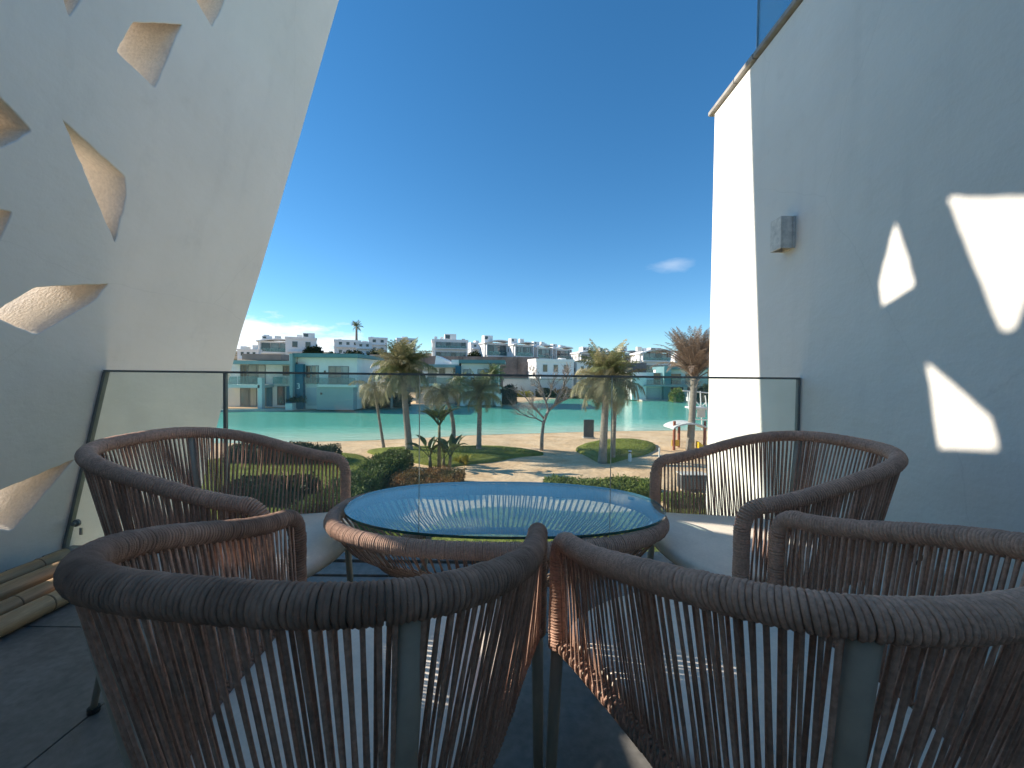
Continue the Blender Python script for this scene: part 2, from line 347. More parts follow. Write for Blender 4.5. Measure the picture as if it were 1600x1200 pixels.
# lower storey under the terrace and facade behind the camera
ls = MB().box(-2.6, RW-.004, -2.6, 2.2, -3.6, -.322).build('lower_storey_wall', M['plaster']); tag(ls, 'plain white lower storey wall under the terrace', 'wall')
hf = empty('house_facade', (0,-2.65,0), 0, 'white house facade with sliding glass doors facing the terrace', 'house')
ch(MB().box(-3.3, -1.5, -2.9, -2.604, 0, 3.3).build('wall', M['plaster']), hf)
ch(MB().box(1.0, RW-.003, -2.9, -2.604, 0, 3.3).build('wall', M['plaster']), hf)
ch(MB().box(-1.499, .999, -2.9, -2.604, 2.5, 3.3).build('wall', M['plaster']), hf)
M['bounce_curtain'] = mat('bounce_curtain_glass', (.62,.57,.50), rough=.3, spec=.5, stretch=(14,1,.2), scale=3)  # pale unseen curtains, added behind the camera to bounce light onto the chairs
for a, b in ((-1.49,-.26),(-.24,.99)):
    d = ch(MB().box(a, b, -2.75, -2.72, .02, 2.49).build('door_pane', M['bounce_curtain']), hf)
    ch(MB().box(a, a+.05, -2.72, -2.70, .02, 2.49).build('door_frame', M['dark_metal']), hf)

# wall lamp (open up-and-down box)
lam = empty('wall_lamp', (RW, 2.475, 1.94), 0, 'small grey box lamp mounted on the shaded side wall', 'wall lamp')
z0, z1 = 1.845, 2.035
b = MB()
b.box(RW-.016, RW-.001, 2.42, 2.53, z0, z1)
ch(b.build('back_plate', M['lamp_grey'], bevel=.002), lam)
b = MB()
b.box(RW-.085, RW-.075, 2.425, 2.525, z0, z1).box(RW-.0745, RW-.0165, 2.425, 2.433, z0, z1).box(RW-.0745, RW-.0165, 2.517, 2.525, z0, z1)
ch(b.build('lamp_shade', M['lamp_grey'], bevel=.0015), lam)
ch(MB().box(RW-.07, RW-.02, 2.437, 2.513, 1.93, 1.95).build('lamp_glass', M['white_metal']), lam)
# wall socket with conduit, low on the side wall
so = empty('wall_socket', (RW,1.55,.30), 0, 'small grey weatherproof socket box low on the side wall', 'socket')
ch(MB().box(RW-.045, RW-.001, 1.47, 1.56, .245, .345).build('socket_box', M['lamp_grey'], bevel=.004), so)
ch(MB().box(RW-.053, RW-.0455, 1.48, 1.55, .255, .335).build('socket_cover', M['steel'], bevel=.002), so)
ch(MB().tube([(RW-.012,1.60,.36),(RW-.03,1.625,.31),(RW-.012,1.66,.36),(RW-.006,1.65,.44)], .006, 6).build('cable', M['black'], smooth=True), so)

# glass railing
RY = 2.35
rl = empty('glass_railing', (0,RY,0), 0, 'clear glass balustrade with thin dark top rail along the terrace edge', 'railing')
zt, zb = 1.058, .016
xl = lambda h: left_x(h) + .012
xj = [-1.676, -.54, .585, RW-.02]
g = MB().prism([(xl(zb),zb),(xj[0]-.006,zb),(xj[0]-.006,zt),(xl(zt),zt)], 'y', RY-.005, RY+.005).build('glass_pane', M['rail_glass']); ch(g, rl)
for a, b_ in zip(xj[:-1], xj[1:]):
    ch(MB().box(a+.003, b_-.003, RY-.005, RY+.005, zb, zt).build('glass_pane', M['rail_glass']), rl)
ch(MB().box(xl(zt)-.01, RW-.003, RY-.011, RY+.011, zt, zt+.012).build('top_rail', M['dark_metal'], bevel=.002), rl)
ch(MB().box(xj[0]-.0075, xj[0]+.0075, RY-.010, RY+.010, zb, zt).build('post', M['dark_metal']), rl)
ch(MB().box(RW-.016, RW-.003, RY-.010, RY+.010, zb, zt).build('wall_channel', M['dark_metal']), rl)
for x in (xj[1], xj[2]): ch(MB().box(x-.0013, x+.0013, RY-.006, RY+.006, zb, zt).build('glass_joint', M['joint']), rl)
ch(MB().prism([(left_x(zb)+.001,zb),(left_x(zb)+.02,zb),(left_x(zt)+.02,zt),(left_x(zt)+.001,zt)], 'y', RY-.012, RY+.012).build('wall_channel', M['dark_metal']), rl)
hx = left_x(.17)+.055
ch(MB().lathe([(.004,0),(.021,.001),(.021,.014),(.012,.018),(.012,.03),(.004,.031)], 16).build('glass_clamp', M['dark_metal'], loc=(hx,RY-.005,.17), rot=(math.pi/2,0,0), smooth=False), rl)
ch(MB().box(hx+.015, hx+.03, RY-.014, RY-.006, .10, .14).build('clamp_tag', M['steel']), rl)

# bamboo poles on the floor along the leaning wall
def bamboo(x, y0, y1, r, label, tilt=0.0, z=None):
    o = empty('bamboo_pole', (x,y0,0), 0, label, 'bamboo pole', 'bamboo poles lying along the screen wall')
    L = y1-y0; z = r+.001 if z is None else z
    nodes = []; p = .12+random.random()*.2
    while p < L: nodes.append(p); p += .27+random.random()*.10
    pts = []; rad = []
    S = sorted(set([0,L] + [min(max(n+d,0),L) for n in nodes for d in (-.05,-.012,0,.012,.05)]))
    bow = random.uniform(-.012,.012)
    for s in S:
        dn = min([abs(s-n) for n in nodes]+[9])
        pts.append(Vector((bow*math.sin(math.pi*s/L)+tilt*s/L, s, z))); rad.append(r*(1.0 if dn < .004 else (.955 if dn < .02 else .985)))
    MB().tube(pts, rad, 16).build('culm', M['bamboo'], o, smooth=True)
    for n_ in nodes:
        c = Vector((bow*math.sin(math.pi*n_/L)+tilt*n_/L, n_, z))
        MB().tube([c-Vector((0,.0035,0)), c, c+Vector((0,.0035,0))], [r*1.0, r*1.035, r*1.0], 16).build('node_ring', M['bamboo_node'], o, smooth=True)
    for yy in (0, L):
        c = pts[0] if yy == 0 else pts[-1]; e = -.0008 if yy == 0 else .0008
        MB().tube([c+Vector((0,e,0)), c+Vector((0,e*2,0))], r*.72, 14).build('hollow_end', M['black'], o)
    return o
bamboo(-2.46, .55, 2.20, .040, 'bamboo pole lying closest to the leaning screen wall')
bamboo(-2.315, .50, 2.16, .042, 'second bamboo pole from the leaning wall')
bamboo(-2.155, .52, 2.08, .041, 'third bamboo pole from the leaning wall, dark knot showing')
bamboo(-2.02, .45, 2.12, .040, 'outermost bamboo pole of the row, nearest the chairs')

# ================================================================== ROPE ARMCHAIRS
HA, HB_, HC, HN = 0.33, 0.39, 0.237, 2.883
Z_BACK, Z_ARM, Z_SEAT = 1.07-.247, 1.07-.3855, .425
def half_curve(N=200):
    t = np.linspace(0, np.pi/2, 90)
    X = HA*np.sin(t)**(2/HN); Y = -HB_*np.cos(t)**(2/HN)
    Ya = np.linspace(0, HC, 40)[1:]
    X = np.concatenate([X, np.full(len(Ya), HA)]); Y = np.concatenate([Y, Ya])
    s = np.concatenate([[0], np.cumsum(np.hypot(np.diff(X), np.diff(Y)))]); L = s[-1]
    u = np.linspace(0, 1, N); X = np.interp(u*L, s, X); Y = np.interp(u*L, s, Y)
    return u, X, Y, L
_u, _X, _Y, HL = half_curve()
def rail_xy(v):                         # v in [-1,1], 0 = middle of the back
    a = abs(v); x = np.interp(a, _u, _X); y = np.interp(a, _u, _Y); return (x if v >= 0 else -x), y
def rail_z(v, bend=True):
    a = abs(v); g = (1-math.cos(math.pi*a**1.426))/2; z = Z_BACK + (Z_ARM-Z_BACK)*g
    if bend:
        r = .055; d = (1-a)*HL
        if d < r: z -= r - math.sqrt(max(r*r-(r-d)**2, 0))
    return z
def rail_n(v):                          # outward plan normal
    e = .004; a = rail_xy(max(-1, v-e)); b = rail_xy(min(1, v+e)); t = Vector((b[0]-a[0], b[1]-a[1], 0)).normalized()
    return Vector((t.y, -t.x, 0)) 
def seat_pt(v, extra=0.0):
    x, y = rail_xy(v); n = rail_n(v); a = abs(v)
    ins = .088*(1 - a**2.2) + extra
    return Vector((x, y, Z_SEAT)) - n*ins
def helix(path, r_core, r_cord, pitch, seg=12, sec=6, jit=.0006):
    # path: dense list of Vectors; returns MB with a cord wound round it
    P = np.array([tuple(p) for p in path]); d = np.linalg.norm(np.diff(P, axis=0), axis=1); s = np.concatenate([[0], np.cumsum(d)]); L = s[-1]
    turns = int(L/pitch); n = turns*seg; q = np.linspace(0, L, n)
    C = np.stack([np.interp(q, s, P[:,k]) for k in range(3)], 1)
    T = np.gradient(C, axis=0); T /= np.linalg.norm(T, axis=1)[:,None]
    U = np.zeros_like(T); u = np.array([0,0,1.0]) if abs(T[0,2]) < .9 else np.array([0,-1.0,0])
    for i in range(n):
        u = u - T[i]*np.dot(u, T[i]); u /= np.linalg.norm(u); U[i] = u
    Wv = np.cross(T, U)
    ang = 2*np.pi*np.arange(n)/seg
    ti = (np.arange(n)//seg).astype(int); jr = rng.normal(0, jit, turns+1); jt = rng.normal(0, pitch*.10, turns+1)
    w = (np.arange(n) % seg)/seg; jrr = jr[ti]*(1-w)+jr[np.minimum(ti+1,turns)]*w; jtt = jt[ti]*(1-w)+jt[np.minimum(ti+1,turns)]*w
    rad = (r_core + jrr)[:,None]
    H = C + (U*np.cos(ang)[:,None] + Wv*np.sin(ang)[:,None])*rad + T*jtt[:,None]
    N = U*np.cos(ang)[:,None] + Wv*np.sin(ang)[:,None]
    V = []
    for k in range(sec):
        a = 2*np.pi*k/sec; V.append(H + N*(math.cos(a)*r_cord*.92) + T*(math.sin(a)*r_cord*1.02))
    V = np.stack(V, 1).reshape(-1, 3)
    b = MB(); b.v = [tuple(v) for v in V]
    idx = np.arange(n-1)[:,None]*sec; k = np.arange(sec)[None,:]; k2 = (np.arange(sec)+1)[None,:] % sec
    F = np.stack([idx+k, idx+k2, idx+sec+k2, idx+sec+k], -1).reshape(-1, 4)
    b.f = [tuple(int(i) for i in f) for f in F]; b.mi = [0]*len(b.f); return b
def chair_meshes():
    parts = []                                             # (name, mesh, index of parent part or None)
    vs = np.linspace(-1, 1, 420)
    path = [Vector((*rail_xy(v), rail_z(v))) for v in vs]
    tipz = path[0].z
    down = [Vector((path[0].x, path[0].y+.003, z)) for z in np.linspace(Z_SEAT-.015, tipz-.004, 30)]
    down2 = [Vector((path[-1].x, path[-1].y+.003, z)) for z in np.linspace(tipz-.004, Z_SEAT-.015, 30)]
    full = down + path + down2
    parts.append(('top_rail', MB().tube(full[::3], .0182, 10).mesh('top_rail', M['rope'], smooth=True), None))
    parts.append(('rope_wrapping', helix(full, .0201, .0038, .0070, 16, 6).mesh('rope_wrapping', M['rope'], smooth=True), None))
    sp = [seat_pt(v) for v in np.linspace(-1, 1, 90)]
    parts.append(('seat_frame', MB().tube(sp, .0135, 10, closed=True).mesh('seat_frame', M['frame'], smooth=True), None))
    parts.append(('seat_frame_wrapping', helix([seat_pt(v) for v in np.linspace(-.985, .985, 300)], .0150, .0036, .0105, 10, 5).mesh('seat_frame_wrapping', M['rope_strand'], smooth=True), None))
    # seat panel
    ou = [seat_pt(v, .020) for v in np.linspace(-1, 1, 72)]
    y_f = max(p.y for p in ou)
    ring = [(p.x, p.y) for p in ou]
    fr = [(x, y_f + .122*max(0, 1-(x/ou[0].x)**2)**.75) for x in np.linspace(ring[-1][0]-.01, ring[0][0]+.01, 14)]
    ring = ring + fr
    cx, cy = 0, -.06
    b = MB(); lev = [(1.0,-.012),(1.004,.004),(1.0,.016),(.985,.024),(.95,.0285),(.7,.031),(.35,.032)]
    n = len(ring)
    for sc, z in lev: b.v += [(cx+(x-cx)*sc, cy+(y-cy)*sc, Z_SEAT+z) for x, y in ring]
    for i in range(len(lev)-1):
        for k in range(n): b.f.append((i*n+k, i*n+(k+1)%n, (i+1)*n+(k+1)%n, (i+1)*n+k))
    b.f.append(tuple(range(n))); b.f.append(tuple((len(lev)-1)*n+k for k in range(n))); b.mi = [0]*len(b.f)
    parts.append(('seat', b.mesh('seat', M['cushion'], smooth=True), None))
    # rear posts and legs
    for sg in (-1, 1):
        v = sg*.264; p0 = Vector((*rail_xy(v), rail_z(v)-.012)); p1 = seat_pt(v, -.016); n_ = rail_n(v)
        p2 = p1 + n_*.062; p2.z = .012
        b = MB(); tdir = Vector((-n_.y, n_.x, 0))
        b.tube([p0, p0*.5+p1*.5, p1, p1*.5+p2*.5, p2], [.0165,.0165,.016,.015,.0135], 12, flat=(.62,1.0), up=n_)
        k = len(parts); parts.append(('rear_leg', b.mesh('rear_leg', M['frame'], smooth=True), None))
        parts.append(('foot_cap', MB().lathe([(.012,0),(.016,.001),(.016,.016),(.010,.017)], 12, (p2.x,p2.y,.0)).mesh('foot_cap', M['black']), k))
        x, y = rail_xy(sg*1.0)
        q0 = Vector((x, y+.003, Z_SEAT+.01)); q1 = Vector((x+sg*.006, y+.03, .012))
        k = len(parts); parts.append(('front_leg', MB().tube([q0, q0*.5+q1*.5, q1], [.0150,.0145,.013], 12).mesh('front_leg', M['frame'], smooth=True), None))
        parts.append(('foot_cap', MB().lathe([(.012,0),(.016,.001),(.016,.016),(.010,.017)], 12, (q1.x,q1.y,.0)).mesh('foot_cap', M['black']), k))
    # rope strands
    NK = 102; p = 1.94/NK
    for k in range(NK):
        for sd in (-1, 1):                                  # zigzag lacing: two cords leave each point of the rail and part at the seat
            v = -.97 + p*(k+.5) + sd*p*.10 + random.uniform(-.05,.05)*p
            v2 = max(-.985, min(.985, -.97 + p*(k+.5) + sd*p*(.42+.10*random.random())))
            if abs(abs((v+v2)/2)-.264) < .013: continue
            nrm = rail_n(v); off = .0125*sd
            p0 = Vector((*rail_xy(v), rail_z(v)-.011)) + nrm*off*.8
            p1 = seat_pt(v2) + rail_n(v2)*off + Vector((0,0,-.004))
            bow = nrm*random.uniform(-.002,.002)
            q = [p0, p0*.66+p1*.34 + bow, p0*.33+p1*.67 + bow*1.2, p1]
            w = .0029*(1+.3*random.random())
            parts.append(('rope_strand', MB().tube(q, [w*1.05, w, w*.95, w*1.05], 6, flat=(.6,1.0), up=nrm, caps=False).mesh('rope_strand', M['rope_strand'], smooth=True), None))
    return parts
CH = chair_meshes()
def chair(pos, th, label, blotchy=False):
    root = empty('armchair', (pos[0], pos[1], 0), th, label, 'armchair', 'rope armchairs around the oval table')
    obs = []
    for nm, me, par in CH:
        o = link(nm, me, obs[par] if par is not None else root)
        if blotchy and nm in ('rope_wrapping',):
            o.material_slots[0].link = 'OBJECT'; o.material_slots[0].material = M['rope_blotchy']
            o['label'] = 'wound rope of the top rail with dark brown blotches'
        obs.append(o)
    return root
chair((-.968,1.463), R(-86.6), 'brown rope armchair beside the pierced leaning wall, facing the oval table')
chair((.916,1.522), R(92.0), 'brown rope armchair nearest the side wall lamp, facing the oval table')
chair((-.283,.816), R(-6.5), 'brown rope armchair in the left foreground, dark blotches on its back rail', True)
chair((.498,.810), R(14.7), 'brown rope armchair in the right foreground, its back cut by the picture edge')

# ================================================================== OVAL TABLE
TX, TY = -.02, 1.545
def oval(a, b, n=96, e=2.35, cx=TX, cy=TY, z=0):
    out = []
    for k in range(n):
        t = 2*math.pi*k/n; c, s = math.cos(t), math.sin(t)
        out.append(Vector((cx + a*math.copysign(abs(c)**(2/e), c), cy + b*math.copysign(abs(s)**(2/e), s), z)))
    return out
tb = empty('oval_table', (TX,TY,0), 0, 'low oval rope table with a blue reflecting glass top between the chairs', 'table')
RZ, BZ = .532, .375
rim = lambda n=240: oval(.612, .330, n, 2.3, TX-.030, TY-.006, RZ)
bot = lambda n=240: oval(.445, .225, n, 2.3, TX-.030, TY, BZ)
ch(MB().tube(rim(120), .0225, 10, closed=True).build('rim', M['rope_table'], smooth=True), tb)
ch(helix(rim(600)+[rim(600)[0]], .0245, .0038, .0070, 14, 6).build('rim_wrapping', M['rope_table'], smooth=True), tb)
ch(MB().tube(bot(100), .012, 10, closed=True).build('lower_ring', M['rope_table'], smooth=True), tb)
ch(helix(bot(500)+[bot(500)[0]], .0140, .0036, .0075, 10, 5).build('lower_ring_wrapping', M['rope_table'], smooth=True), tb)
NT = 220
r_ = rim(NT*4); b_ = bot(NT*4)
def arc_samples(P, n):
    A = np.array([tuple(p) for p in P] + [tuple(P[0])]); s = np.concatenate([[0], np.cumsum(np.linalg.norm(np.diff(A, axis=0), axis=1))])
    q = np.linspace(0, s[-1], n, endpoint=False); return [Vector([np.interp(x, s, A[:,k]) for k in range(3)]) for x in q]
ra = arc_samples(r_, NT); ba = arc_samples(b_, NT)
for i in range(NT):
    sd = 1 if i % 2 else -1; j = (i + sd) % NT
    c = Vector((TX-.03, TY, 0)); o0 = (ra[i]-c); o0.z = 0; o0.normalize()
    p0 = ra[i] + Vector((0,0,-.012)) + o0*.012*sd; p1 = ba[j] + o0*.010*sd
    m_ = (p0+p1)/2 + o0*.018 - Vector((0,0,.012))
    ch(MB().tube([p0, m_, p1], .0036, 6, flat=(.6,1), up=o0, caps=False).build('rope_strand', M['rope_strand'], smooth=True), tb)
for sx, sy in ((-1,-1),(1,-1),(1,1),(-1,1)):
    a = Vector((TX-.03+sx*.30, TY+sy*.165, BZ)); q = Vector((TX-.03+sx*.36, TY+sy*.21, .0))
    ch(MB().tube([a, q], [.014,.012], 10).build('leg', M['frame'], smooth=True), tb)
gz = RZ+.0290
ga, gb = .603, .318
top = oval(ga, gb, 128, 2.25, TX, TY, gz); n = len(top)
b = MB(); b.v = [tuple(p) for p in top] + [(p.x,p.y,gz+.009) for p in top]
b.f = [tuple(range(n)), tuple(range(n,2*n))] + [(k,(k+1)%n,n+(k+1)%n,n+k) for k in range(n)]; b.mi = [0,0]+[1]*n
ch(b.build('glass_top', [M['table_glass'], M['glass_edge']]), tb)
for k in (8, 40, 72, 104):
    p = top[k]; c = Vector((TX,TY,gz)); p = c + (p-c)*.93
    ch(MB().lathe([(.010,-.009),(.012,-.008),(.012,-.0005)], 10, (p.x,p.y,gz)).build('glass_pad', M['black']), tb)

# ================================================================== THE RESORT BEYOND
GZ = -3.35; WZ = -3.52
near_px = [(-900,700),(0,694),(345,690),(480,688),(560,686.5),(640,683.5),(740,678),(850,675),(950,672),(1050,671),(1110,671.5),(1500,676),(2400,690)]
far_px = [(-900,652),(0,647),(345,644),(450,642),(560,637.5),(650,635.5),(780,633),(825,628),(860,623),(960,622),(1000,627),(1090,626.5),(1500,628),(2400,634)]
nearL = [gnd(a, b, WZ) for a, b in near_px]; farL = [gnd(a, b, WZ) for a, b in far_px]
def interp_line(L, x):
    return float(np.interp(x, [p.x for p in L], [p.y for p in L]))
def sstep(a, b, x):
    t = np.clip((x-a)/(b-a), 0, 1); return t*t*(3-2*t)
def hill_z(x, y):
    h = -3.3 + 8.6*sstep(84, 112, y) + 5.0*sstep(110, 190, y) - 5*sstep(260, 700, y)
    return h - .02*max(0, abs(x)-160)*float(sstep(84,112,y))
def ground_z(x, y):
    yn, yf = interp_line(nearL, x), interp_line(farL, x)
    if y < yn: return WZ + (GZ-WZ)*float(sstep(0, 5.0, yn-y))*1.0 - .02
    if y > yf: return WZ + .04 + (GZ-WZ-.04)*float(sstep(0, 1.6, y-yf)) if y < 84 else hill_z(x, y)
    d = min(y-yn, yf-y); return WZ - .02 - 1.3*float(sstep(0, 9, d))
xs_ = np.concatenate([np.linspace(-1500,-160,10), np.linspace(-140,-42,26), np.linspace(-40,52,140), np.linspace(54,150,26), np.linspace(170,1500,10)])
ys_ = np.concatenate([np.linspace(-300,-5,6), np.linspace(-2,20,26), np.linspace(20.5,90,180), np.linspace(92,200,40), np.linspace(215,3000,16)])
b = MB(); nx = len(xs_)
for y in ys_:
    for x in xs_:
        z = ground_z(x, y)
        if 8 < y < 84: z += .035*math.sin(x*1.7+y*.9)*math.sin(y*1.3-x*.6) if (y < interp_line(nearL, x)-2) else 0
        b.v.append((x, y, z))
for j in range(len(ys_)-1):
    for i in range(nx-1): b.f.append((j*nx+i, j*nx+i+1, (j+1)*nx+i+1, (j+1)*nx+i))
b.mi = [0]*len(b.f)
# sand near, scrubby earth on the hill
m, n, l = new_mat('sand_ground')
out = n.new('ShaderNodeOutputMaterial'); p = n.new('ShaderNodeBsdfPrincipled'); p.inputs['Roughness'].default_value = .95; p.inputs['Specular IOR Level'].default_value = .1
tcn = n.new('ShaderNodeTexCoord')
def noise(scale, detail=6, stretch=None):
    v = tcn.outputs['Object']
    if stretch:
        mp = n.new('ShaderNodeMapping'); mp.inputs['Scale'].default_value = stretch; l.new(v, mp.inputs[0]); v = mp.outputs[0]
    q = n.new('ShaderNodeTexNoise'); q.inputs['Scale'].default_value = scale; q.inputs['Detail'].default_value = detail; l.new(v, q.inputs['Vector']); return q.outputs[0]
def ramp(src, stops):
    r = n.new('ShaderNodeValToRGB'); e = r.color_ramp.elements
    e[0].position, e[0].color = stops[0][0], (*stops[0][1],1); e[1].position, e[1].color = stops[-1][0], (*stops[-1][1],1)
    for pos, c in stops[1:-1]:
        k = e.new(pos); k.color = (*c,1)
    l.new(src, r.inputs[0]); return r.outputs[0]
sandc = ramp(noise(.55, 9, (1,1.6,1)), [(.25,(.70,.45,.25)),(.5,(.88,.61,.37)),(.75,(.93,.69,.45))])
spk = ramp(noise(9, 6), [(.36,(.62,.6,.58)),(.5,(1,1,1))])
mx = n.new('ShaderNodeMixRGB'); mx.blend_type = 'MULTIPLY'; mx.inputs[0].default_value = .7; l.new(sandc, mx.inputs[1]); l.new(spk, mx.inputs[2])
hillc = ramp(noise(.12, 8), [(.35,(.07,.075,.035)),(.5,(.19,.15,.09)),(.7,(.30,.24,.16))])
sx = n.new('ShaderNodeSeparateXYZ'); l.new(tcn.outputs['Object'], sx.inputs[0])
mr = n.new('ShaderNodeMapRange'); mr.inputs[1].default_value = 80; mr.inputs[2].default_value = 88; l.new(sx.outputs[1], mr.inputs[0])
mx2 = n.new('ShaderNodeMixRGB'); l.new(mr.outputs[0], mx2.inputs[0]); l.new(mx.outputs[0], mx2.inputs[1]); l.new(hillc, mx2.inputs[2]); l.new(mx2.outputs[0], p.inputs['Base Color'])
bp = n.new('ShaderNodeBump'); bp.inputs['Strength'].default_value = .8; bp.inputs['Distance'].default_value = .08; l.new(noise(2.2, 8), bp.inputs['Height']); l.new(bp.outputs[0], p.inputs['Normal'])
l.new(p.outputs[0], out.inputs[0]); M['sand'] = m
go = b.build('ground', M['sand'], smooth=True); tag(go, kind='structure')

# lake
m, n, l = new_mat('lake_water')
out = n.new('ShaderNodeOutputMaterial'); p = n.new('ShaderNodeBsdfPrincipled'); p.inputs['Roughness'].default_value = .07; p.inputs['IOR'].default_value = 1.33; p.inputs['Specular IOR Level'].default_value = .2
tcn = n.new('ShaderNodeTexCoord'); at_ = n.new('ShaderNodeAttribute'); at_.attribute_name = 'depth'
nn = noise(.5, 5, (.35,1.6,1))
ad = n.new('ShaderNodeMath'); ad.operation = 'MULTIPLY_ADD'; ad.inputs[1].default_value = .40; l.new(nn, ad.inputs[0]); l.new(at_.outputs['Fac'], ad.inputs[2])
l.new(ramp(ad.outputs[0], [(.10,(.84,.86,.66)),(.24,(.60,.84,.63)),(.50,(.38,.78,.58)),(.85,(.22,.66,.49)),(1.0,(.15,.56,.42))]), p.inputs['Base Color'])
bp = n.new('ShaderNodeBump'); bp.inputs['Strength'].default_value = .9; bp.inputs['Distance'].default_value = .12; l.new(noise(1.5, 5, (.7,2.2,1)), bp.inputs['Height']); l.new(bp.outputs[0], p.inputs['Normal'])
l.new(p.outputs[0], out.inputs[0]); M['water'] = m
b = MB(); dep = []
wx = np.concatenate([np.linspace(-140,-42,20), np.linspace(-40,52,93), np.linspace(56,150,20)]); K = 26
for x in wx:
    yn, yf = interp_line(nearL, x)-.6, interp_line(farL, x)+.5
    for k in range(K):
        t = k/(K-1); t = t**1.35; y = yn + (yf-yn)*t
        b.v.append((x, y, WZ)); dep.append(float(.9*sstep(.3, 11, y-yn)*(.75+.25*sstep(0,3,yf-y))))
for i in range(len(wx)-1):
    for k in range(K-1): b.f.append((i*K+k, (i+1)*K+k, (i+1)*K+k+1, i*K+k+1))
b.mi = [0]*len(b.f)
me = bpy.data.meshes.new('lake_water'); me.from_pydata(b.v, [], b.f); me.materials.append(M['water'])
a = me.attributes.new('depth', 'FLOAT', 'POINT'); a.data.foreach_set('value', dep)
tag(link('lake_water', me), kind='structure')

# kerb of the far bank
M['kerb'] = mat('kerb_concrete', (.52,.50,.46), rough=.85, var=.1, scale=.8, bump=.2, bscale=4)
M['promenade'] = mat('promenade_paving', (.30,.255,.19), rough=.9, var=.15, scale=.5)
def bank(x0, x1, name, off0, off1, z0, z1, mt):
    xx = np.arange(x0, x1+.01, 1.5); b = MB()
    for x in xx:
        y = interp_line(farL, x)
        b.v += [(x,y+off0,z0),(x,y+off0,z1),(x,y+off1,z1),(x,y+off1,z0)]
    for i in range(len(xx)-1):
        for k in range(3): b.f.append((i*4+k,(i+1)*4+k,(i+1)*4+k+1,i*4+k+1))
    b.mi = [0]*len(b.f); o = b.build(name, mt); tag(o, kind='structure'); return o
bank(-60, -1.0, 'lake_kerb', 0, .45, WZ-.3, GZ+.12, M['kerb'])
bank(20.5, 60, 'lake_kerb', 0, .45, WZ-.3, GZ+.10, M['kerb'])
bank(-60, -1.2, 'promenade', .452, 2.4, GZ-.2, GZ+.05, M['promenade'])
bank(20.6, 60, 'promenade', .452, 2.4, GZ-.2, GZ+.05, M['promenade'])

# ------------------------------------------------------------------ lawns and grass
M['lawn'] = mat('lawn_turf', (.25,.27,.06), rough=.95, var=.25, scale=1.2, fine=.3, spec=.1, bump=.8, bscale=30, bdist=.03)
M['grass'] = mat('grass_blade', (.30,.34,.07), rough=.8, var=.25, scale=3, spec=.2, transl=.3)
def lawn(name, pts, h=.05, blades=2500, blade_h=.07):
    c = sum((Vector(p) for p in pts), Vector((0,0)))/len(pts)
    P = []
    m_ = len(pts)                                              # Catmull-Rom outline
    for i in range(m_):
        p0, p1, p2, p3 = (Vector(pts[(i+k-1) % m_]) for k in range(4))
        for t in np.linspace(0, 1, 7, endpoint=False):
            P.append(.5*((2*p1)+(p2-p0)*t+(2*p0-5*p1+4*p2-p3)*t*t+(3*p1-p0-3*p2+p3)*t**3))
    n_ = len(P); b = MB(); lev = [(1.0,-.08),(.99,.4*h),(.94,.8*h),(.7,h),(.35,h*1.05)]
    for s, z in lev: b.v += [(c.x+(q.x-c.x)*s, c.y+(q.y-c.y)*s, GZ+z+.02*random.random()*(z>0)) for q in P]
    for i in range(len(lev)-1):
        for k in range(n_): b.f.append((i*n_+k, i*n_+(k+1)%n_, (i+1)*n_+(k+1)%n_, (i+1)*n_+k))
    b.f.append(tuple((len(lev)-1)*n_+k for k in range(n_))); b.mi = [0]*len(b.f)
    o = b.build(name, M['lawn'], smooth=True); tag(o, kind='structure')
    g = MB()
    for _ in range(blades):
        k = random.randrange(n_); s = math.sqrt(random.random())*1.0; q = P[k]*(1-(w:=random.random()))+P[(k+1)%n_]*w
        x, y = c.x+(q.x-c.x)*s, c.y+(q.y-c.y)*s; z = GZ + (h if s < .8 else h*(1-s)*4)
        a = random.random()*6.28; ww = .012+.012*random.random(); hh = blade_h*(.6+.8*random.random()); dx, dy = math.cos(a)*ww, math.sin(a)*ww; lx, ly = random.gauss(0,.025), random.gauss(0,.025)
        g.add([(x-dx,y-dy,z-.02),(x+dx,y+dy,z-.02),(x+lx,y+ly,z+hh)], [(0,1,2)])
    tag(g.build('grass', M['grass']), 'short green grass blades growing on the lawn', 'grass', kind='stuff')
def gp2(*pxs): return [tuple(gnd(a, b, GZ))[:2] for a, b in pxs]
lawn('lawn_mound', gp2((573,706),(640,700),(720,699),(790,700),(850,709),(800,716),(750,724),(700,729),(640,722)), .16, 9000)
lawn('lawn_mound', gp2((900,702),(935,691),(985,688),(1022,695),(1018,706),(985,716),(945,723),(918,714)), .20, 6000)
lawn('lawn', [(-12,5.5),(-3.2,5.5),(-3.4,9),(-2.6,11.5),(-6.2,12.5),(-12,13.5)], .06, 9000, .09)
lawn('lawn', [(-2.8,4.5),(8,4.5),(9,9),(8,13.2),(3,12.8),(-1.8,12.6)], .06, 16000, .09)
lawn('lawn', [(-14,15.2),(-7.0,14.6),(-6.6,18.5),(-8.5,21.6),(-13,21.5),(-16,18)], .10, 9000, .09)

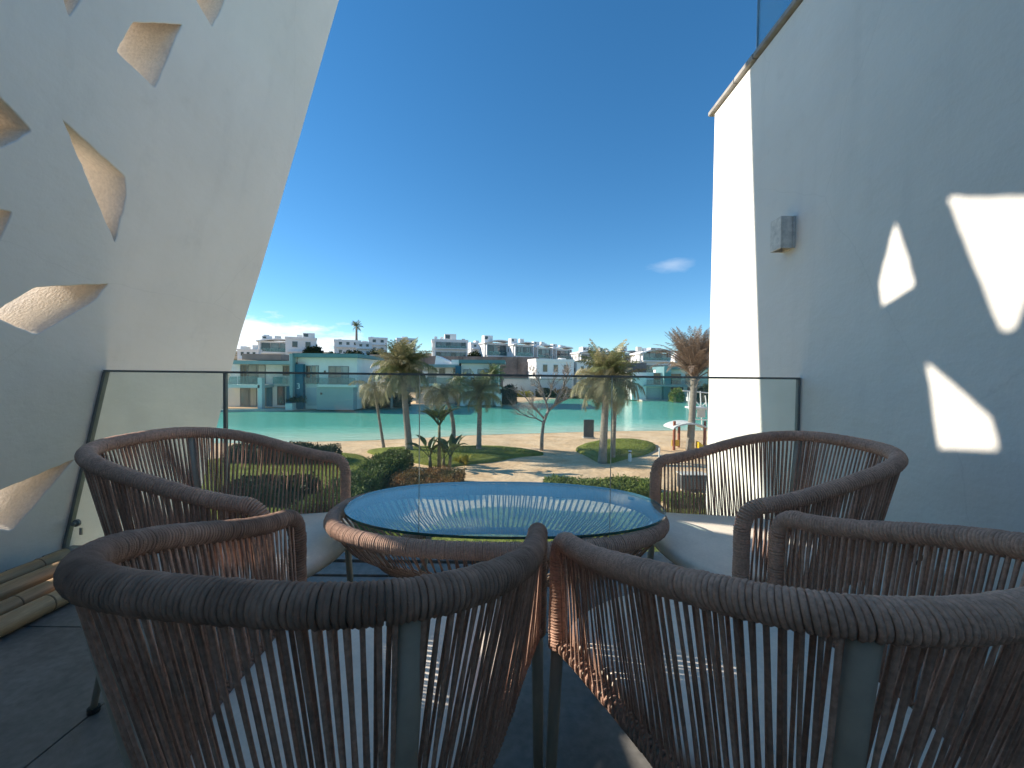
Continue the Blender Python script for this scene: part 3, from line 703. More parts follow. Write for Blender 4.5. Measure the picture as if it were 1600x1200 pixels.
# ------------------------------------------------------------------ hedges and shrubs: leaves spread through a volume
M['leaf'] = mat('hedge_leaf', (.13,.17,.042), rough=.6, var=.35, scale=2.5, spec=.25, transl=.25, fine=.2)
M['leaf_light'] = mat('shrub_leaf', (.21,.26,.06), rough=.6, var=.3, scale=3, spec=.25, transl=.3)
M['leaf_red'] = mat('red_shrub_leaf', (.32,.14,.05), rough=.65, var=.2, scale=1.6, spec=.2, transl=.25, col2=(.06,.085,.025))
M['leaf_dark'] = mat('dark_shrub_leaf', (.035,.055,.02), rough=.65, var=.3, scale=.8, spec=.2, transl=.15)
M['leaf_yellow'] = mat('yellow_shrub_leaf', (.38,.34,.04), rough=.6, var=.2, scale=5, spec=.2, transl=.3)
M['twig'] = mat('twig', (.10,.07,.045), rough=.9)
def leaves(b, fn, n_, s0, s1, mi=0):
    for _ in range(n_):
        x, y, z = fn(); s = random.uniform(s0, s1); d = Vector((random.gauss(0,1), random.gauss(0,1), random.gauss(.5,.8))).normalized()
        u = d.cross(Vector((random.gauss(0,1),random.gauss(0,1),random.gauss(0,1)))).normalized(); o = Vector((x,y,z))
        b.add([o, o+d*s*.5+u*s*.22, o+d*s, o+d*s*.5-u*s*.22], [(0,1,2,3)], mi)
def hedge(x0, x1, y0, y1, h, mt, label, n_=9000, s=(.06,.13), rough=.10, cat='hedge', group=None, name='hedge', z0=GZ, soft=.25):
    o = empty(name, ((x0+x1)/2,(y0+y1)/2,z0), 0, label, cat, group)
    w, d = (x1-x0)/2, (y1-y0)/2
    ph = [random.uniform(0,6.28) for _ in range(6)]
    def top(x, y): return h*(1 + rough*(math.sin(x*2.3+ph[0])*math.sin(y*1.9+ph[1]) + .6*math.sin(x*5.1+ph[2])*math.sin(y*4.7+ph[3])))
    def fn():
        while True:
            x = random.uniform(-w,w); y = random.uniform(-d,d); e = min((w-abs(x)), (d-abs(y))); t = top(x,y)*min(1, .55+.45*min(1, e/soft))
            if random.random() < .55: z = t - abs(random.gauss(0,.05))
            else:
                k = random.random(); z = t*random.random()
                if k < .5: x = math.copysign(w - abs(random.gauss(0,.06)), x)
                else: y = math.copysign(d - abs(random.gauss(0,.06)), y)
            return x, y, max(.02, z)
    b = MB(); leaves(b, fn, n_, *s); b.build('foliage', mt, o)
    # dark inner body of twigs
    b = MB(); nx_, ny_ = 10, 10
    for i in range(nx_+1):
        for j in range(ny_+1):
            x = -w*.9+1.8*w*i/nx_; y = -d*.9+1.8*d*j/ny_; e = min(w-abs(x), d-abs(y)); b.v.append((x, y, top(x,y)*min(1,.55+.45*min(1,e/soft))-.09))
    for i in range(nx_):
        for j in range(ny_): b.f.append((i*(ny_+1)+j,(i+1)*(ny_+1)+j,(i+1)*(ny_+1)+j+1,i*(ny_+1)+j+1))
    nv = len(b.v)
    ringi = [i*(ny_+1) for i in range(nx_+1)] + [nx_*(ny_+1)+j for j in range(1,ny_+1)] + [i*(ny_+1)+ny_ for i in range(nx_-1,-1,-1)] + [j for j in range(ny_-1,0,-1)]
    b.v += [(b.v[k][0], b.v[k][1], -.05) for k in ringi]; m_ = len(ringi)
    for k in range(m_): b.f.append((ringi[k], ringi[(k+1)%m_], nv+(k+1)%m_, nv+k))
    b.mi = [0]*len(b.f); b.build('twigs', mt, o); return o
hedge(-6.05,-4.65, 10.6, 19.0, .82, M['leaf'], 'long clipped green hedge running from the terrace towards the beach', 17000, (.06,.13))
hedge(-4.45,-1.9, 14.2, 16.6, .55, M['leaf_red'], 'low reddish brown shrub bed right of the long hedge', 7000, (.05,.11), .14, 'shrub bed', name='shrub_bed')
hedge(1.3, 5.4, 14.3, 15.6, .48, M['leaf_light'], 'low light green hedge between the table and the sandy path', 7500, (.06,.13), .16)
hedge(-13.5,-8.6, 18.7, 20.3, .85, M['leaf_dark'], 'dark hedge seen through the left armchair ropes', 6000, (.07,.15))
hedge(-9.6,-6.9, 13.0, 14.6, .70, M['leaf_dark'], 'low dark hedge beside the long clipped hedge', 5000, (.07,.14))
hedge(5.3, 7.6, 13.2, 14.2, .35, M['leaf_light'], 'small green border hedge in front of the dark equipment box', 2500, (.06,.12), .16)

# ------------------------------------------------------------------ palms
M['frond'] = mat('palm_frond', (.25,.275,.12), rough=.42, var=.3, scale=2.2, spec=.35, objvar=.3, transl=.3)
M['frond_pale'] = mat('palm_frond_faded', (.38,.345,.19), rough=.5, var=.25, scale=2.2, spec=.25, objvar=.25, transl=.3)
M['frond_dry'] = mat('palm_frond_dry', (.36,.28,.215), rough=.75, var=.25, scale=3, spec=.15, objvar=.3, transl=.15)
M['frond_red'] = mat('palm_frond_dead', (.13,.055,.045), rough=.8, var=.25, scale=3, spec=.15)
M['trunk'] = mat('palm_trunk', (.33,.285,.235), rough=.9, var=.3, scale=6, bump=.8, bscale=16, bdist=.04, stretch=(1,1,3.5))
def frond_mesh(name, L, droop, mt, nl=46, leaf=.6, hang=.35, arch=.55, wid=.04):
    b = MB(); pts = []; dirs = []
    p_ = Vector((0,0,0)); a = arch; N = 26; ds = L/N
    for i in range(N+1):
        pts.append(p_.copy()); d = Vector((math.cos(a),0,math.sin(a))); dirs.append(d); p_ = p_ + d*ds; a -= droop/N*(.4+1.2*i/N)
    b.tube(pts[::2], [max(.006,.028*(1-i/(N//2+1))) for i in range(N//2+1)], 4, caps=False)
    for i in range(nl):
        t = .12 + .88*(i+.5)/nl; k = min(N-1, int(t*N)); w = t*N-k; o = pts[k]*(1-w)+pts[k+1]*w; d = dirs[k]
        ln = leaf*(math.sin(math.pi*min(1,.18+t*.80))**.8)*random.uniform(.8,1.15)
        for s in (-1,1):
            out_ = (Vector((0,s,0))*1.0 + d*.75 + Vector((0,0,random.uniform(-.25,.35)))).normalized()
            m1 = o + out_*ln*.55; e = o + out_*ln*.95 - Vector((0,0,hang*ln)); sd = d*wid*.5
            b.add([o-sd*.6, o+sd*.6, m1+sd, m1-sd, e], [(0,1,2,3),(3,2,4)])
    return b.mesh(name, mt)
def fset(mt, L, leaf=.62, hang=.6, wid=.034):
    return [frond_mesh('frond', L, .55, mt, arch=1.30, leaf=leaf, hang=hang*.4, wid=wid), frond_mesh('frond', L, 1.15, mt, arch=1.05, leaf=leaf, hang=hang*.7, wid=wid),
            frond_mesh('frond', L, 1.7, mt, arch=.75, leaf=leaf, hang=hang, wid=wid), frond_mesh('frond', L, 2.0, mt, arch=.30, leaf=leaf, hang=hang*1.3, wid=wid), frond_mesh('frond', L*.9, 1.9, mt, arch=-.35, leaf=leaf, hang=hang*1.4, wid=wid)]
FS = {'green': fset(M['frond'], 2.1), 'pale': fset(M['frond_pale'], 2.1), 'dry': fset(M['frond_dry'], 2.6, .36, .25, .026)}
def palm(base, crown, r0, r1, n_, label, scale=1.0, mix=('green',), layers=(.2,.25,.25,.2,.1), trunk_label=None, old=0, lean_mid=(0,0), boots=True, name='palm_tree'):
    base = Vector(base); crown = Vector(crown); o = empty(name, base, 0, label, 'palm tree', 'palms on the beach')
    rel = crown-base; N = 22; pts = []; rad = []
    for i in range(N+1):
        t = i/N; q = rel*t + Vector((lean_mid[0],lean_mid[1],0))*math.sin(math.pi*t); pts.append(q)
        rr = r0*(1-t)+r1*t; rr *= 1 + .22*math.exp(-t*14) + (.05 if i % 2 else -.03) + (.25*sstep(.82,1,t)); rad.append(rr)
    MB().tube(pts, rad, 10).build('trunk', M['trunk'], o, smooth=True)
    if boots:
        for k in range(16):                                       # old leaf bases below the crown
            a = k*2.4; q = rel*(.86+.012*k*.7); d = Vector((math.cos(a),math.sin(a),0))
            MB().tube([q+d*r1*.9, q+d*r1*2.0+Vector((0,0,.18)), q+d*r1*2.6+Vector((0,0,.30))], [.03,.022,.010], 5).build('leaf_base', M['trunk'], o)
    for i in range(n_):
        u = (i+.5)/n_; acc = 0; lay = 0
        for q, w in enumerate(layers):
            acc += w
            if u <= acc: lay = q; break
        kind = random.choice(mix); az = i*2.39996 + random.uniform(-.3,.3); s = scale*random.uniform(.82,1.12)
        link('frond', FS[kind][lay], o, loc=rel+Vector((0,0,random.uniform(-.12,.15))), rot=(random.uniform(-.2,.2), random.uniform(-.12,.12), az), scale=(s,s,s))
    return o
def palm_px(bx, by, tx, ty, r0, r1, n_, label, **k):
    g_ = gnd(bx, by, GZ); return palm(g_+Vector((0,0,-.05)), at(tx, ty, g_.y), r0, r1, n_, label, **k)
palm_px(640, 707, 629, 583, .20, .15, 66, 'big bushy palm with a split grey trunk behind the long hedge', scale=.95, mix=('green','green','pale'), layers=(.32,.26,.18,.14,.10))
palm_px(748, 706, 750, 618, .15, .11, 40, 'slim young palm on the lawn left of the bare tree', scale=.72, mix=('green',), layers=(.22,.22,.24,.2,.12))
palm_px(941, 722, 948, 596, .21, .16, 62, 'wide olive palm with hanging faded fronds on the right lawn', scale=1.0, mix=('pale','green','pale'), layers=(.24,.2,.16,.18,.22))
palm_px(957, 719, 962, 604, .13, .10, 22, 'thin second palm crowding the wide olive palm', scale=.8, mix=('pale','green'), layers=(.1,.2,.25,.25,.2))
palm_px(1078, 703, 1085, 592, .22, .17, 120, 'dried brown palm with upright bare fronds beside the side wall', scale=1.22, mix=('dry',), layers=(.66,.28,.06,0,0))
palm_px(707, 701, 693, 612, .14, .09, 16, 'leaning pale palm with drooping thin fronds behind the banana plant', scale=.85, mix=('green','pale'), layers=(0,.05,.30,.4,.25), lean_mid=(.28,0))
palm_px(600, 700, 585, 607, .09, .07, 14, 'small greyish palm with one long drooping frond left of the big palm', scale=.80, mix=('pale',), layers=(0,.1,.25,.35,.3), boots=False)
# small palms on the far bank
for (bx, ty, Y, s, lab) in ((612,600,50,.95,'small palm on the far bank left of the big trunk'),(771,588,56,.9,'bushy small palm on the far bank beside the second villa'),(718,600,55,.8,'small palm in front of the second villa pillar')):
    c = at(bx, ty, Y); palm((c.x,Y,GZ), (c.x,Y,c.z), .16, .12, 24, lab, scale=s*1.2, boots=False)
# tall thin palm on the skyline
c0, c1 = at(557,533,150), at(557,511,150)
palm(c0, c1, .45, .35, 22, 'single tall palm standing on the skyline above the white houses', scale=1.3, layers=(.3,.3,.2,.1,.1), boots=False)

# ------------------------------------------------------------------ banana-like plant
M['paddle'] = mat('paddle_leaf', (.085,.12,.03), rough=.4, var=.3, scale=4, spec=.5, objvar=.3, transl=.25)
M['stalk'] = mat('plant_stalk', (.20,.17,.09), rough=.8, var=.3, scale=8, bump=.4, bscale=20)
def paddle_mesh(Ls, Lb, wd, bend):
    b = MB(); pts = []; p_ = Vector((0,0,0)); a = 1.25; N = 14; tot = Ls+Lb
    dirs = []
    for i in range(N+1):
        pts.append(p_.copy()); d = Vector((math.cos(a),0,math.sin(a))); dirs.append(d); p_ = p_+d*tot/N; a -= bend/N*(.3+1.4*i/N)
    b.tube(pts, [max(.006,.026*(1-i/N)) for i in range(N+1)], 5, caps=False)
    k0 = int(N*Ls/tot); prev = None
    for i in range(k0, N+1):
        t = (i-k0)/(N-k0); w = wd*math.sin(math.pi*(.06+.94*t)**.75)*.5; up = Vector((-dirs[i].z,0,dirs[i].x)); row = [pts[i]+Vector((0,-w,0))+up*w*.45, pts[i]+up*.01, pts[i]+Vector((0,w,0))+up*w*.45]
        q = len(b.v); b.v += [tuple(r) for r in row]
        if prev is not None: b.f += [(prev,prev+1,q+1,q),(prev+1,prev+2,q+2,q+1)]; b.mi += [0,0]
        prev = q
    b.mi = [0]*len(b.f); return b.mesh('leaf', M['paddle'])
PD = [paddle_mesh(.5,.75,.34,.6), paddle_mesh(.6,.8,.34,1.1), paddle_mesh(.45,.75,.32,1.7)]
g_ = gnd(686, 731, GZ)
bp_ = empty('banana_plant', g_, 0, 'dark green banana-like plant with paddle leaves beside the reddish shrubs', 'plant')
for (dx, dy, hh, n_, s) in ((0,0,2.05,15,.95),(-.42,.1,.55,6,1.0),(.5,-.1,.6,7,1.0),(.15,.3,.4,5,.9)):
    MB().tube([(dx,dy,-.05),(dx*1.05,dy,hh*.5),(dx*1.1,dy,hh)], [.10,.075,.06], 9).build('stalk', M['stalk'], bp_, smooth=True)
    for i in range(n_):
        link('leaf', PD[i % 3], bp_, loc=(dx*1.1,dy,hh-.1), rot=(random.uniform(-.2,.2),random.uniform(-.1,.35),i*2.4+random.random()*.4), scale=(s,)*3)
# yellow-green agave-like plants
for (px, py, s, lab) in ((716,725,.5,'yellow green spiky plant beside the pale palm trunk'),(727,727,.62,'larger yellow spiky plant on the lawn edge')):
    q = gnd(px, py, GZ); o = empty('spiky_plant', q, 0, lab, 'plant'); b = MB()
    for i in range(46):
        a = i*2.4; e = random.uniform(.5,1.4); d = Vector((math.cos(a)*math.cos(e),math.sin(a)*math.cos(e),math.sin(e))); sd = Vector((-math.sin(a),math.cos(a),0))*.04; L = s*random.uniform(.7,1.2)
        b.add([tuple(-sd*.6), tuple(sd*.6), tuple(d*L*.6+sd), tuple(d*L*.6-sd), tuple(d*L-Vector((0,0,.1*L)))], [(0,1,2,3),(3,2,4)])
    b.build('leaves', M['leaf_yellow'], o)

# ------------------------------------------------------------------ bare tree
M['bark'] = mat('bare_bark', (.36,.31,.27), rough=.9, var=.25, scale=7, bump=.5, bscale=18, bdist=.02)
g_ = gnd(846, 704, GZ); Yb = g_.y
bt = empty('bare_tree', g_, 0, 'leafless tree with forked grey branches on the sandy beach', 'tree')
def loc_(px, py, dy=0): return at(px, py, Yb) - g_ + Vector((0,dy,0))
trunk_pts = [Vector((0,0,-.1)), loc_(847,680), loc_(849,662), loc_(853,650), loc_(858,640)]
MB().tube(trunk_pts, [.12,.10,.09,.085,.075], 9).build('trunk', M['bark'], bt, smooth=True)
def twig(b, p, d, L, r, depth):
    q = p + d*L*.5 + Vector((random.gauss(0,.05),random.gauss(0,.05),.02))*L; e = p + d*L + Vector((0,0,.06*L))
    b.tube([p, q, e], [r, r*.8, r*.55], 5, caps=False)
    if depth == 0: return
    for _ in range(3 if depth > 1 else 4):
        nd = (d + Vector((random.gauss(0,.55),random.gauss(0,.55),random.gauss(.15,.35)))).normalized(); t = random.uniform(.45,1.0)
        twig(b, p*(1-t)+e*t, nd, L*random.uniform(.5,.75), r*.5, depth-1)
BR = 1.5
for (pts_, r) in (([ (858,640),(868,632),(880,626),(893,621)], .06), ([(857,641),(853,628),(848,612),(842,596)], .05), ([(851,655),(842,645),(833,636),(822,622)], .045), ([(849,660),(838,654),(826,652),(815,646)], .03), ([(866,633),(872,618),(880,604),(884,592)], .045), ([(853,628),(860,615),(863,600)], .03)):
    r *= BR; b = MB(); dy0 = random.uniform(-.4,.4); P_ = [loc_(a, c, dy0*i/3) for i, (a, c) in enumerate(pts_)]
    b.tube(P_, [r*(1-.18*i) for i in range(len(P_))], 7, caps=False)
    for i in range(1, len(P_)):
        for _ in range(4):
            d = ((P_[i]-P_[i-1]).normalized() + Vector((random.gauss(0,.5),random.gauss(0,.5),random.gauss(.25,.3)))).normalized()
            twig(b, P_[i], d, random.uniform(.35,.75), r*.42, 2)
    b.build('branch', M['bark'], bt, smooth=True)

# ================================================================== VILLAS ON THE FAR BANK
M['villa'] = mat('villa_render', (.74,.73,.69), rough=.85, var=.05, scale=.6, bump=.2, bscale=3, bdist=.02, spec=.2)
M['villa_lower_shaded'] = mat('villa_lower_shaded_render', (.40,.43,.42), rough=.85, var=.05, scale=.6, spec=.2)  # darker copy of the villa render: shade under the balcony put into the colour
M['villa_teal'] = mat('villa_teal', (.13,.25,.26), rough=.7, var=.08, scale=.7, spec=.3)
M['villa_teal_light'] = mat('villa_light_teal', (.29,.38,.375), rough=.7, var=.06, scale=.7, spec=.3)
M['villa_blue'] = mat('villa_blue', (.045,.15,.21), rough=.6, var=.08, scale=.7, spec=.3)
M['white_house'] = mat('white_house', (.80,.79,.77), rough=.85, var=.04, scale=.3, spec=.2)
M['pane'] = mat('window_pane', (.16,.19,.19), rough=.06, var=.25, scale=.9, spec=.9)
M['pane_dark'] = mat('window_pane_dark', (.035,.04,.045), rough=.08, var=.3, scale=.9, spec=.8)
M['curtain'] = mat('curtain', (.50,.48,.42), rough=.9, var=.15, scale=2, stretch=(9,1,.3))
M['bal_glass'] = glass_mat('balcony_glass', (.62,.80,.80), ior=1.45, dust=.18, dustcol=(.42,.55,.55))
M['shutter'] = mat('roller_shutter', (.52,.55,.56), rough=.6, var=.06, scale=3, bump=.5, bscale=9, bdist=.02, stretch=(.05,1,3))
M['roof_brown'] = mat('roof_brown', (.34,.25,.20), rough=.9, var=.12, scale=.8)
M['roof_grey'] = mat('roof_grey', (.17,.155,.145), rough=.9, var=.15, scale=.4)
M['planter'] = mat('planter', (.62,.64,.64), rough=.8)
M['stone_grey'] = mat('retaining_stone', (.23,.205,.19), rough=.95, var=.22, scale=.25, bump=.6, bscale=1.2, bdist=.15, fine=.15)
def rect(px0, px1, py0, py1, Y):
    a = at(px0, py1, Y); c = at(px1, py0, Y); e = at(px0, py0, Y); f = at(px1, py1, Y)
    return (a.x+e.x)/2, (c.x+f.x)/2, (a.z+f.z)/2, (c.z+e.z)/2
def pbox(name, par, mt, px0, px1, py0, py1, Y, d0, d1, base=None, bevel=0):
    x0, x1, z0, z1 = rect(px0, px1, py0, py1, Y)
    if base is not None: z0 = base
    o = MB().box(x0, x1, Y+d0, Y+d1, z0, z1).build(name, mt, bevel=bevel); return ch(o, par)
def pwin(par, px0, px1, py0, py1, Y, d=0.0, mt='pane', bars=1, name='window', curtain=False):
    # frame ring + pane set back + mullions, wall has a real recess box behind it
    x0, x1, z0, z1 = rect(px0, px1, py0, py1, Y); t = .07
    b = MB().box(x0, x0+t, Y+d-.06, Y+d-.002, z0, z1).box(x1-t, x1, Y+d-.06, Y+d-.002, z0, z1).box(x0+t, x1-t, Y+d-.06, Y+d-.002, z1-t, z1).box(x0+t, x1-t, Y+d-.06, Y+d-.002, z0, z0+t)
    for k in range(bars):
        xm = x0+(x1-x0)*(k+1)/(bars+1); b.box(xm-.03, xm+.03, Y+d-.058, Y+d-.003, z0+t, z1-t)
    w = ch(b.build(name, M['dark_metal']), par)
    pn = MB().box(x0+t, x1-t, Y+d-.025, Y+d-.004, z0+t, z1-t).build('pane', M[mt]); ch2(pn, w, par)
    if curtain:
        xm = x0+(x1-x0)*.62; cu = MB().box(xm, x1-t-.02, Y+d-.036, Y+d-.027, z0+t, z1-t).build('curtain', M['curtain']); ch2(cu, w, par)
    return w
def ch2(o, part, root):
    o.parent = part; o.matrix_parent_inverse = (root.matrix_basis @ part.matrix_parent_inverse @ part.matrix_basis).inverted() if False else Matrix.Identity(4)
    return o
bpy.context.view_layer.update()

# villa with number 3
YA = 48.0
c = at(460, 600, YA); va = empty('lake_villa', (c.x, YA, GZ), 0, 'two storey white and teal villa with number 3 pillar across the lake', 'villa')
pbox('wall', va, M['villa'], 330, 457, 569, 640, YA, 2.0, 9.0, GZ)                        # left wing, set back
pbox('roof_slab', va, M['villa_teal_light'], 350, 458.5, 563.5, 569, YA, -.35, 9.2)
pbox('roof_terrace', va, M['roof_brown'], 390, 449, 554, 563, YA+5, -1.5, 3.0)
pbox('balcony_slab', va, M['villa'], 343, 413, 601, 605.5, YA, -.9, 2.0)
for a, b_ in ((343,354.5),(410,416.5)): pbox('pillar', va, M['villa'], a, b_, 590, 640, YA, -.9, -.3, GZ)
for a, b_ in ((345,378),(379,410)): pbox('balcony_glass', va, M['bal_glass'], a, b_, 588, 601, YA, -.86, -.83)
for (a, b_, c_, d_, mt, cu) in ((358,369,569.5,600,'pane_dark',False),(370,399,569.5,600,'pane',True),(427,440,571,587,'pane_dark',False),(358,385,606,637,'pane',True),(387,400,606,637,'pane',False),(418,438,604,635,'pane_dark',True)):
    pwin(va, a, b_, c_, d_, YA, 2.0, mt, 1, 'window', cu)
pbox('blue_panel', va, M['villa_blue'], 401, 410, 606, 637, YA, 1.9, 2.0)
pbox('balcony_glass', va, M['bal_glass'], 417, 440, 589, 600, YA, 1.2, 1.23)
pbox('lower_blue_wall', va, M['villa_blue'], 440, 457, 604, 640, YA, 1.0, 2.0, GZ)
pbox('stair_block', va, M['villa'], 448, 456.5, 601, 613, YA, .6, 1.0)
pbox('pillar', va, M['villa_teal_light'], 457.5, 462, 553, 621, YA, -.7, 0, None)
pbox('blue_wall', va, M['villa_blue'], 462.2, 474.5, 569, 640, YA, -.2, 6.0, GZ)
pbox('wall', va, M['villa'], 462.2, 556, 558.5, 640, YA, .4, 9.0, GZ)
pbox('roof_slab', va, M['villa_teal'], 460, 562, 552.5, 558.3, YA, -.5, 9.2)
pbox('roof_coping', va, M['villa'], 452, 461, 552.5, 566, YA, .0, 2.0)
pwin(va, 475.5, 483, 571, 599.5, YA, .4, 'pane_dark', 0, 'door'); pwin(va, 484, 495.5, 571, 599.5, YA, .4, 'pane', 0, 'window', True)
pbox('balcony_glass', va, M['bal_glass'], 475.5, 496, 590, 600, YA, .0, .03)
pbox('garage_shutter', va, M['shutter'], 477, 496, 606, 634.5, YA, .33, .4)
pbox('garage_wall', va, M['villa_lower_shaded'], 500, 556, 604.5, 640, YA, -.8, .4, GZ)
pbox('balcony_slab', va, M['villa'], 503, 562, 600.5, 604.4, YA, -1.1, .4)
for a, b_ in ((505,532),(533,560.5)): pbox('balcony_glass', va, M['bal_glass'], a, b_, 590, 600.4, YA, -1.05, -1.02)
pwin(va, 511, 543, 572, 600.4, YA, .4, 'pane', 2, 'window', True)
pbox('wall_light', va, M['pane_dark'], 504.5, 506.5, 579, 582, YA, .28, .4); pbox('wall_light', va, M['pane_dark'], 506, 508.5, 613, 616, YA, -.92, -.8)
pl = pbox('planter_box', va, M['planter'], 457.5, 468, 629, 639, YA, -1.6, -.8, GZ)
cu = bpy.data.curves.new('villa_number', 'FONT'); cu.body = '3'; cu.size = .95; cu.extrude = .02; cu.align_x = 'CENTER'; cu.materials.append(M['white_metal'])
q = at(466.3, 607.5, YA-.22); tmp = bpy.data.objects.new('number_tmp', cu); COL.objects.link(tmp)
dg = bpy.context.evaluated_depsgraph_get(); dg.update(); fme = bpy.data.meshes.new_from_object(tmp.evaluated_get(dg)); bpy.data.objects.remove(tmp); fme.name = 'villa_number'
fo = link('villa_number', fme)
fo.location = q; fo.rotation_euler = (math.pi/2,0,0); ch(fo, va)
b = MB(); leaves(b, lambda: (random.gauss(0,.45), random.gauss(0,.25), abs(random.gauss(.15,.2))), 500, .15, .35)
q = at(463, 628, YA-1.2); tag(b.build('planter_shrub', M['leaf_dark'], loc=q), 'dark shrub growing in the white planter by the number pillar', 'shrub')

# second villa
YB = 57.0
c = at(717, 600, YB); vb = empty('lake_villa', (c.x, YB, GZ), 0, 'white and teal villa with blue pillar behind the young palm', 'villa')
pbox('wall', vb, M['villa'], 655, 712, 574, 633, YB, 2.0, 9.0, GZ)
pbox('roof_slab', vb, M['villa_teal_light'], 660, 716, 569.5, 574, YB, -.4, 9.2)
x0, x1, z0, z1 = rect(677, 705, 555, 569.5, YB)
ch(MB().prism([(x0,z0),(x1,z0),(x1,z0+.25),(x0+.2,z1)], 'y', YB+1.0, YB+6.0).build('sloped_roof_wall', M['white_house']), vb)
pbox('roof_block', vb, M['white_house'], 705, 717, 562, 572, YB, .2, 3.0)
for (a, b_, c_, d_, mt) in ((682,692,575.5,584,'pane_dark'),(705,711,575.5,582,'pane_dark'),(664,678,575,600,'pane'),(686,696,606,630,'pane')): pwin(vb, a, b_, c_, d_, YB, 2.0, mt, 1)
pbox('balcony_slab', vb, M['villa'], 648, 710, 600, 604, YB, -.8, 2.0)
for a, b_ in ((650,680),(681,709)): pbox('balcony_glass', vb, M['bal_glass'], a, b_, 590, 600, YB, -.76, -.73)
pbox('garage_shutter', vb, M['shutter'], 645, 675, 616, 632, YB, 1.9, 2.0)
pbox('pillar', vb, M['villa_blue'], 712.2, 720, 572, 633, YB, -.5, 1.5, GZ)
pbox('wall', vb, M['villa'], 720.2, 778, 568, 633, YB, .2, 9.0, GZ)
pbox('roof_slab', vb, M['villa_teal'], 717.5, 789, 562.5, 567.8, YB, -.5, 9.2)
for (a, b_, c_, d_, mt) in ((724,736,577,584,'curtain'),(746,764,577,584,'curtain'),(735,760,590,603,'pane')): pwin(vb, a, b_, c_, d_, YB, .2, mt, 1)
pbox('balcony_slab', vb, M['villa'], 728, 784, 603.5, 607, YB, -1.0, .2)
pbox('balcony_glass', vb, M['bal_glass'], 730, 782, 593, 603.4, YB, -.96, -.93)
pbox('garden_block', vb, M['villa'], 722, 729, 625, 633, YB, -2.2, -1.4, GZ); pbox('garden_block', vb, M['villa'], 776, 784, 614, 632, YB, -1.6, -.2, GZ)

# third villa, far right
YC = 74.0
c = at(1010, 600, YC); vc = empty('lake_villa', (c.x, YC, GZ), 0, 'teal and white villa with grey garage wall near the dried palm', 'villa')
pbox('wall', vc, M['villa'], 985, 1036, 582, 626, YC, .6, 9, GZ)
pbox('garage_wall', vc, M['white_house'], 986, 1008, 590, 626, YC, -.6, .6, GZ)
pbox('garage_shutter', vc, M['shutter'], 1012, 1033, 606, 624, YC, .5, .6)
pbox('slab', vc, M['villa_teal_light'], 1004, 1082, 601.5, 604, YC, -1.0, .6)
pwin(vc, 1023, 1034, 583, 601, YC, .6, 'pane_dark', 0); pbox('balcony_glass', vc, M['bal_glass'], 1008, 1035, 593, 601.4, YC, -.95, -.9)
pbox('pillar', vc, M['villa_teal'], 1036.2, 1047, 574, 626, YC, -.4, 4, GZ)
pbox('wall', vc, M['villa'], 1047.2, 1110, 577, 626, YC, 1.2, 9, GZ)
pbox('roof_slab', vc, M['villa_teal'], 1046.5, 1112, 572.5, 576.8, YC, -.2, 9.2)
pbox('roof_fascia', vc, M['villa_teal_light'], 1036, 1047, 572, 582, YC, -.5, -.41)
pbox('balcony_glass', vc, M['bal_glass'], 1048, 1108, 590, 601.4, YC, -.6, -.55)
for (a, b_, c_, d_) in ((1050,1068,584,600.5),(1075,1096,584,600.5),(1050,1072,605,622),(1078,1100,605,622)): pwin(vc, a, b_, c_, d_, YC, 1.2, 'pane_dark', 1)
pbox('planter_box', vc, M['planter'], 1064, 1072, 619, 626, YC, -3.0, -2.2, GZ)

# low garden wall and planting on the cove between the villas
pb = empty('garden_wall', at(838,600,82), 0, 'low pale teal garden wall behind the lake cove', 'wall')
pb.location.z = GZ
pbox('wall', pb, M['villa'], 786, 893, 593, 612, 82, 0, .4, GZ-1); pbox('coping', pb, M['villa_teal_light'], 785, 894, 591.5, 592.8, 82, -.1, .5)
for (px0, px1, py, Y, h, mt, lab) in ((560,600,632,51,1.6,'leaf_dark','dark green shrub mass right of the number 3 villa'),(601,640,632,53,1.8,'leaf_dark','dark shrub mass behind the big palm trunk'),(784,806,628,60,2.6,'leaf_dark','tall dark bush beside the second villa'),(800,832,615,79,1.0,'leaf_yellow','yellow green planting in front of the garden wall'),(838,866,618,79,1.5,'leaf_dark','olive shrubs at the cove behind the bare tree'),(868,905,619,79,1.6,'leaf_red','brownish dry shrubs at the cove'),(905,985,620,79,2.0,'leaf','shrubs at the cove behind the wide palm'),(1048,1066,626,70,2.0,'leaf_light','clipped hedge in front of the third villa'),(1085,1112,626,70,2.6,'leaf_dark','tall hedge at the right end of the third villa')):
    a, b_ = at(px0, py, Y).x, at(px1, py, Y).x
    hedge(a, b_, Y-.9, Y+.9, h, M[mt], lab, 1500, (.2,.45), .16, 'shrub', 'shrubs on the far bank', 'bank_shrub', soft=.6)

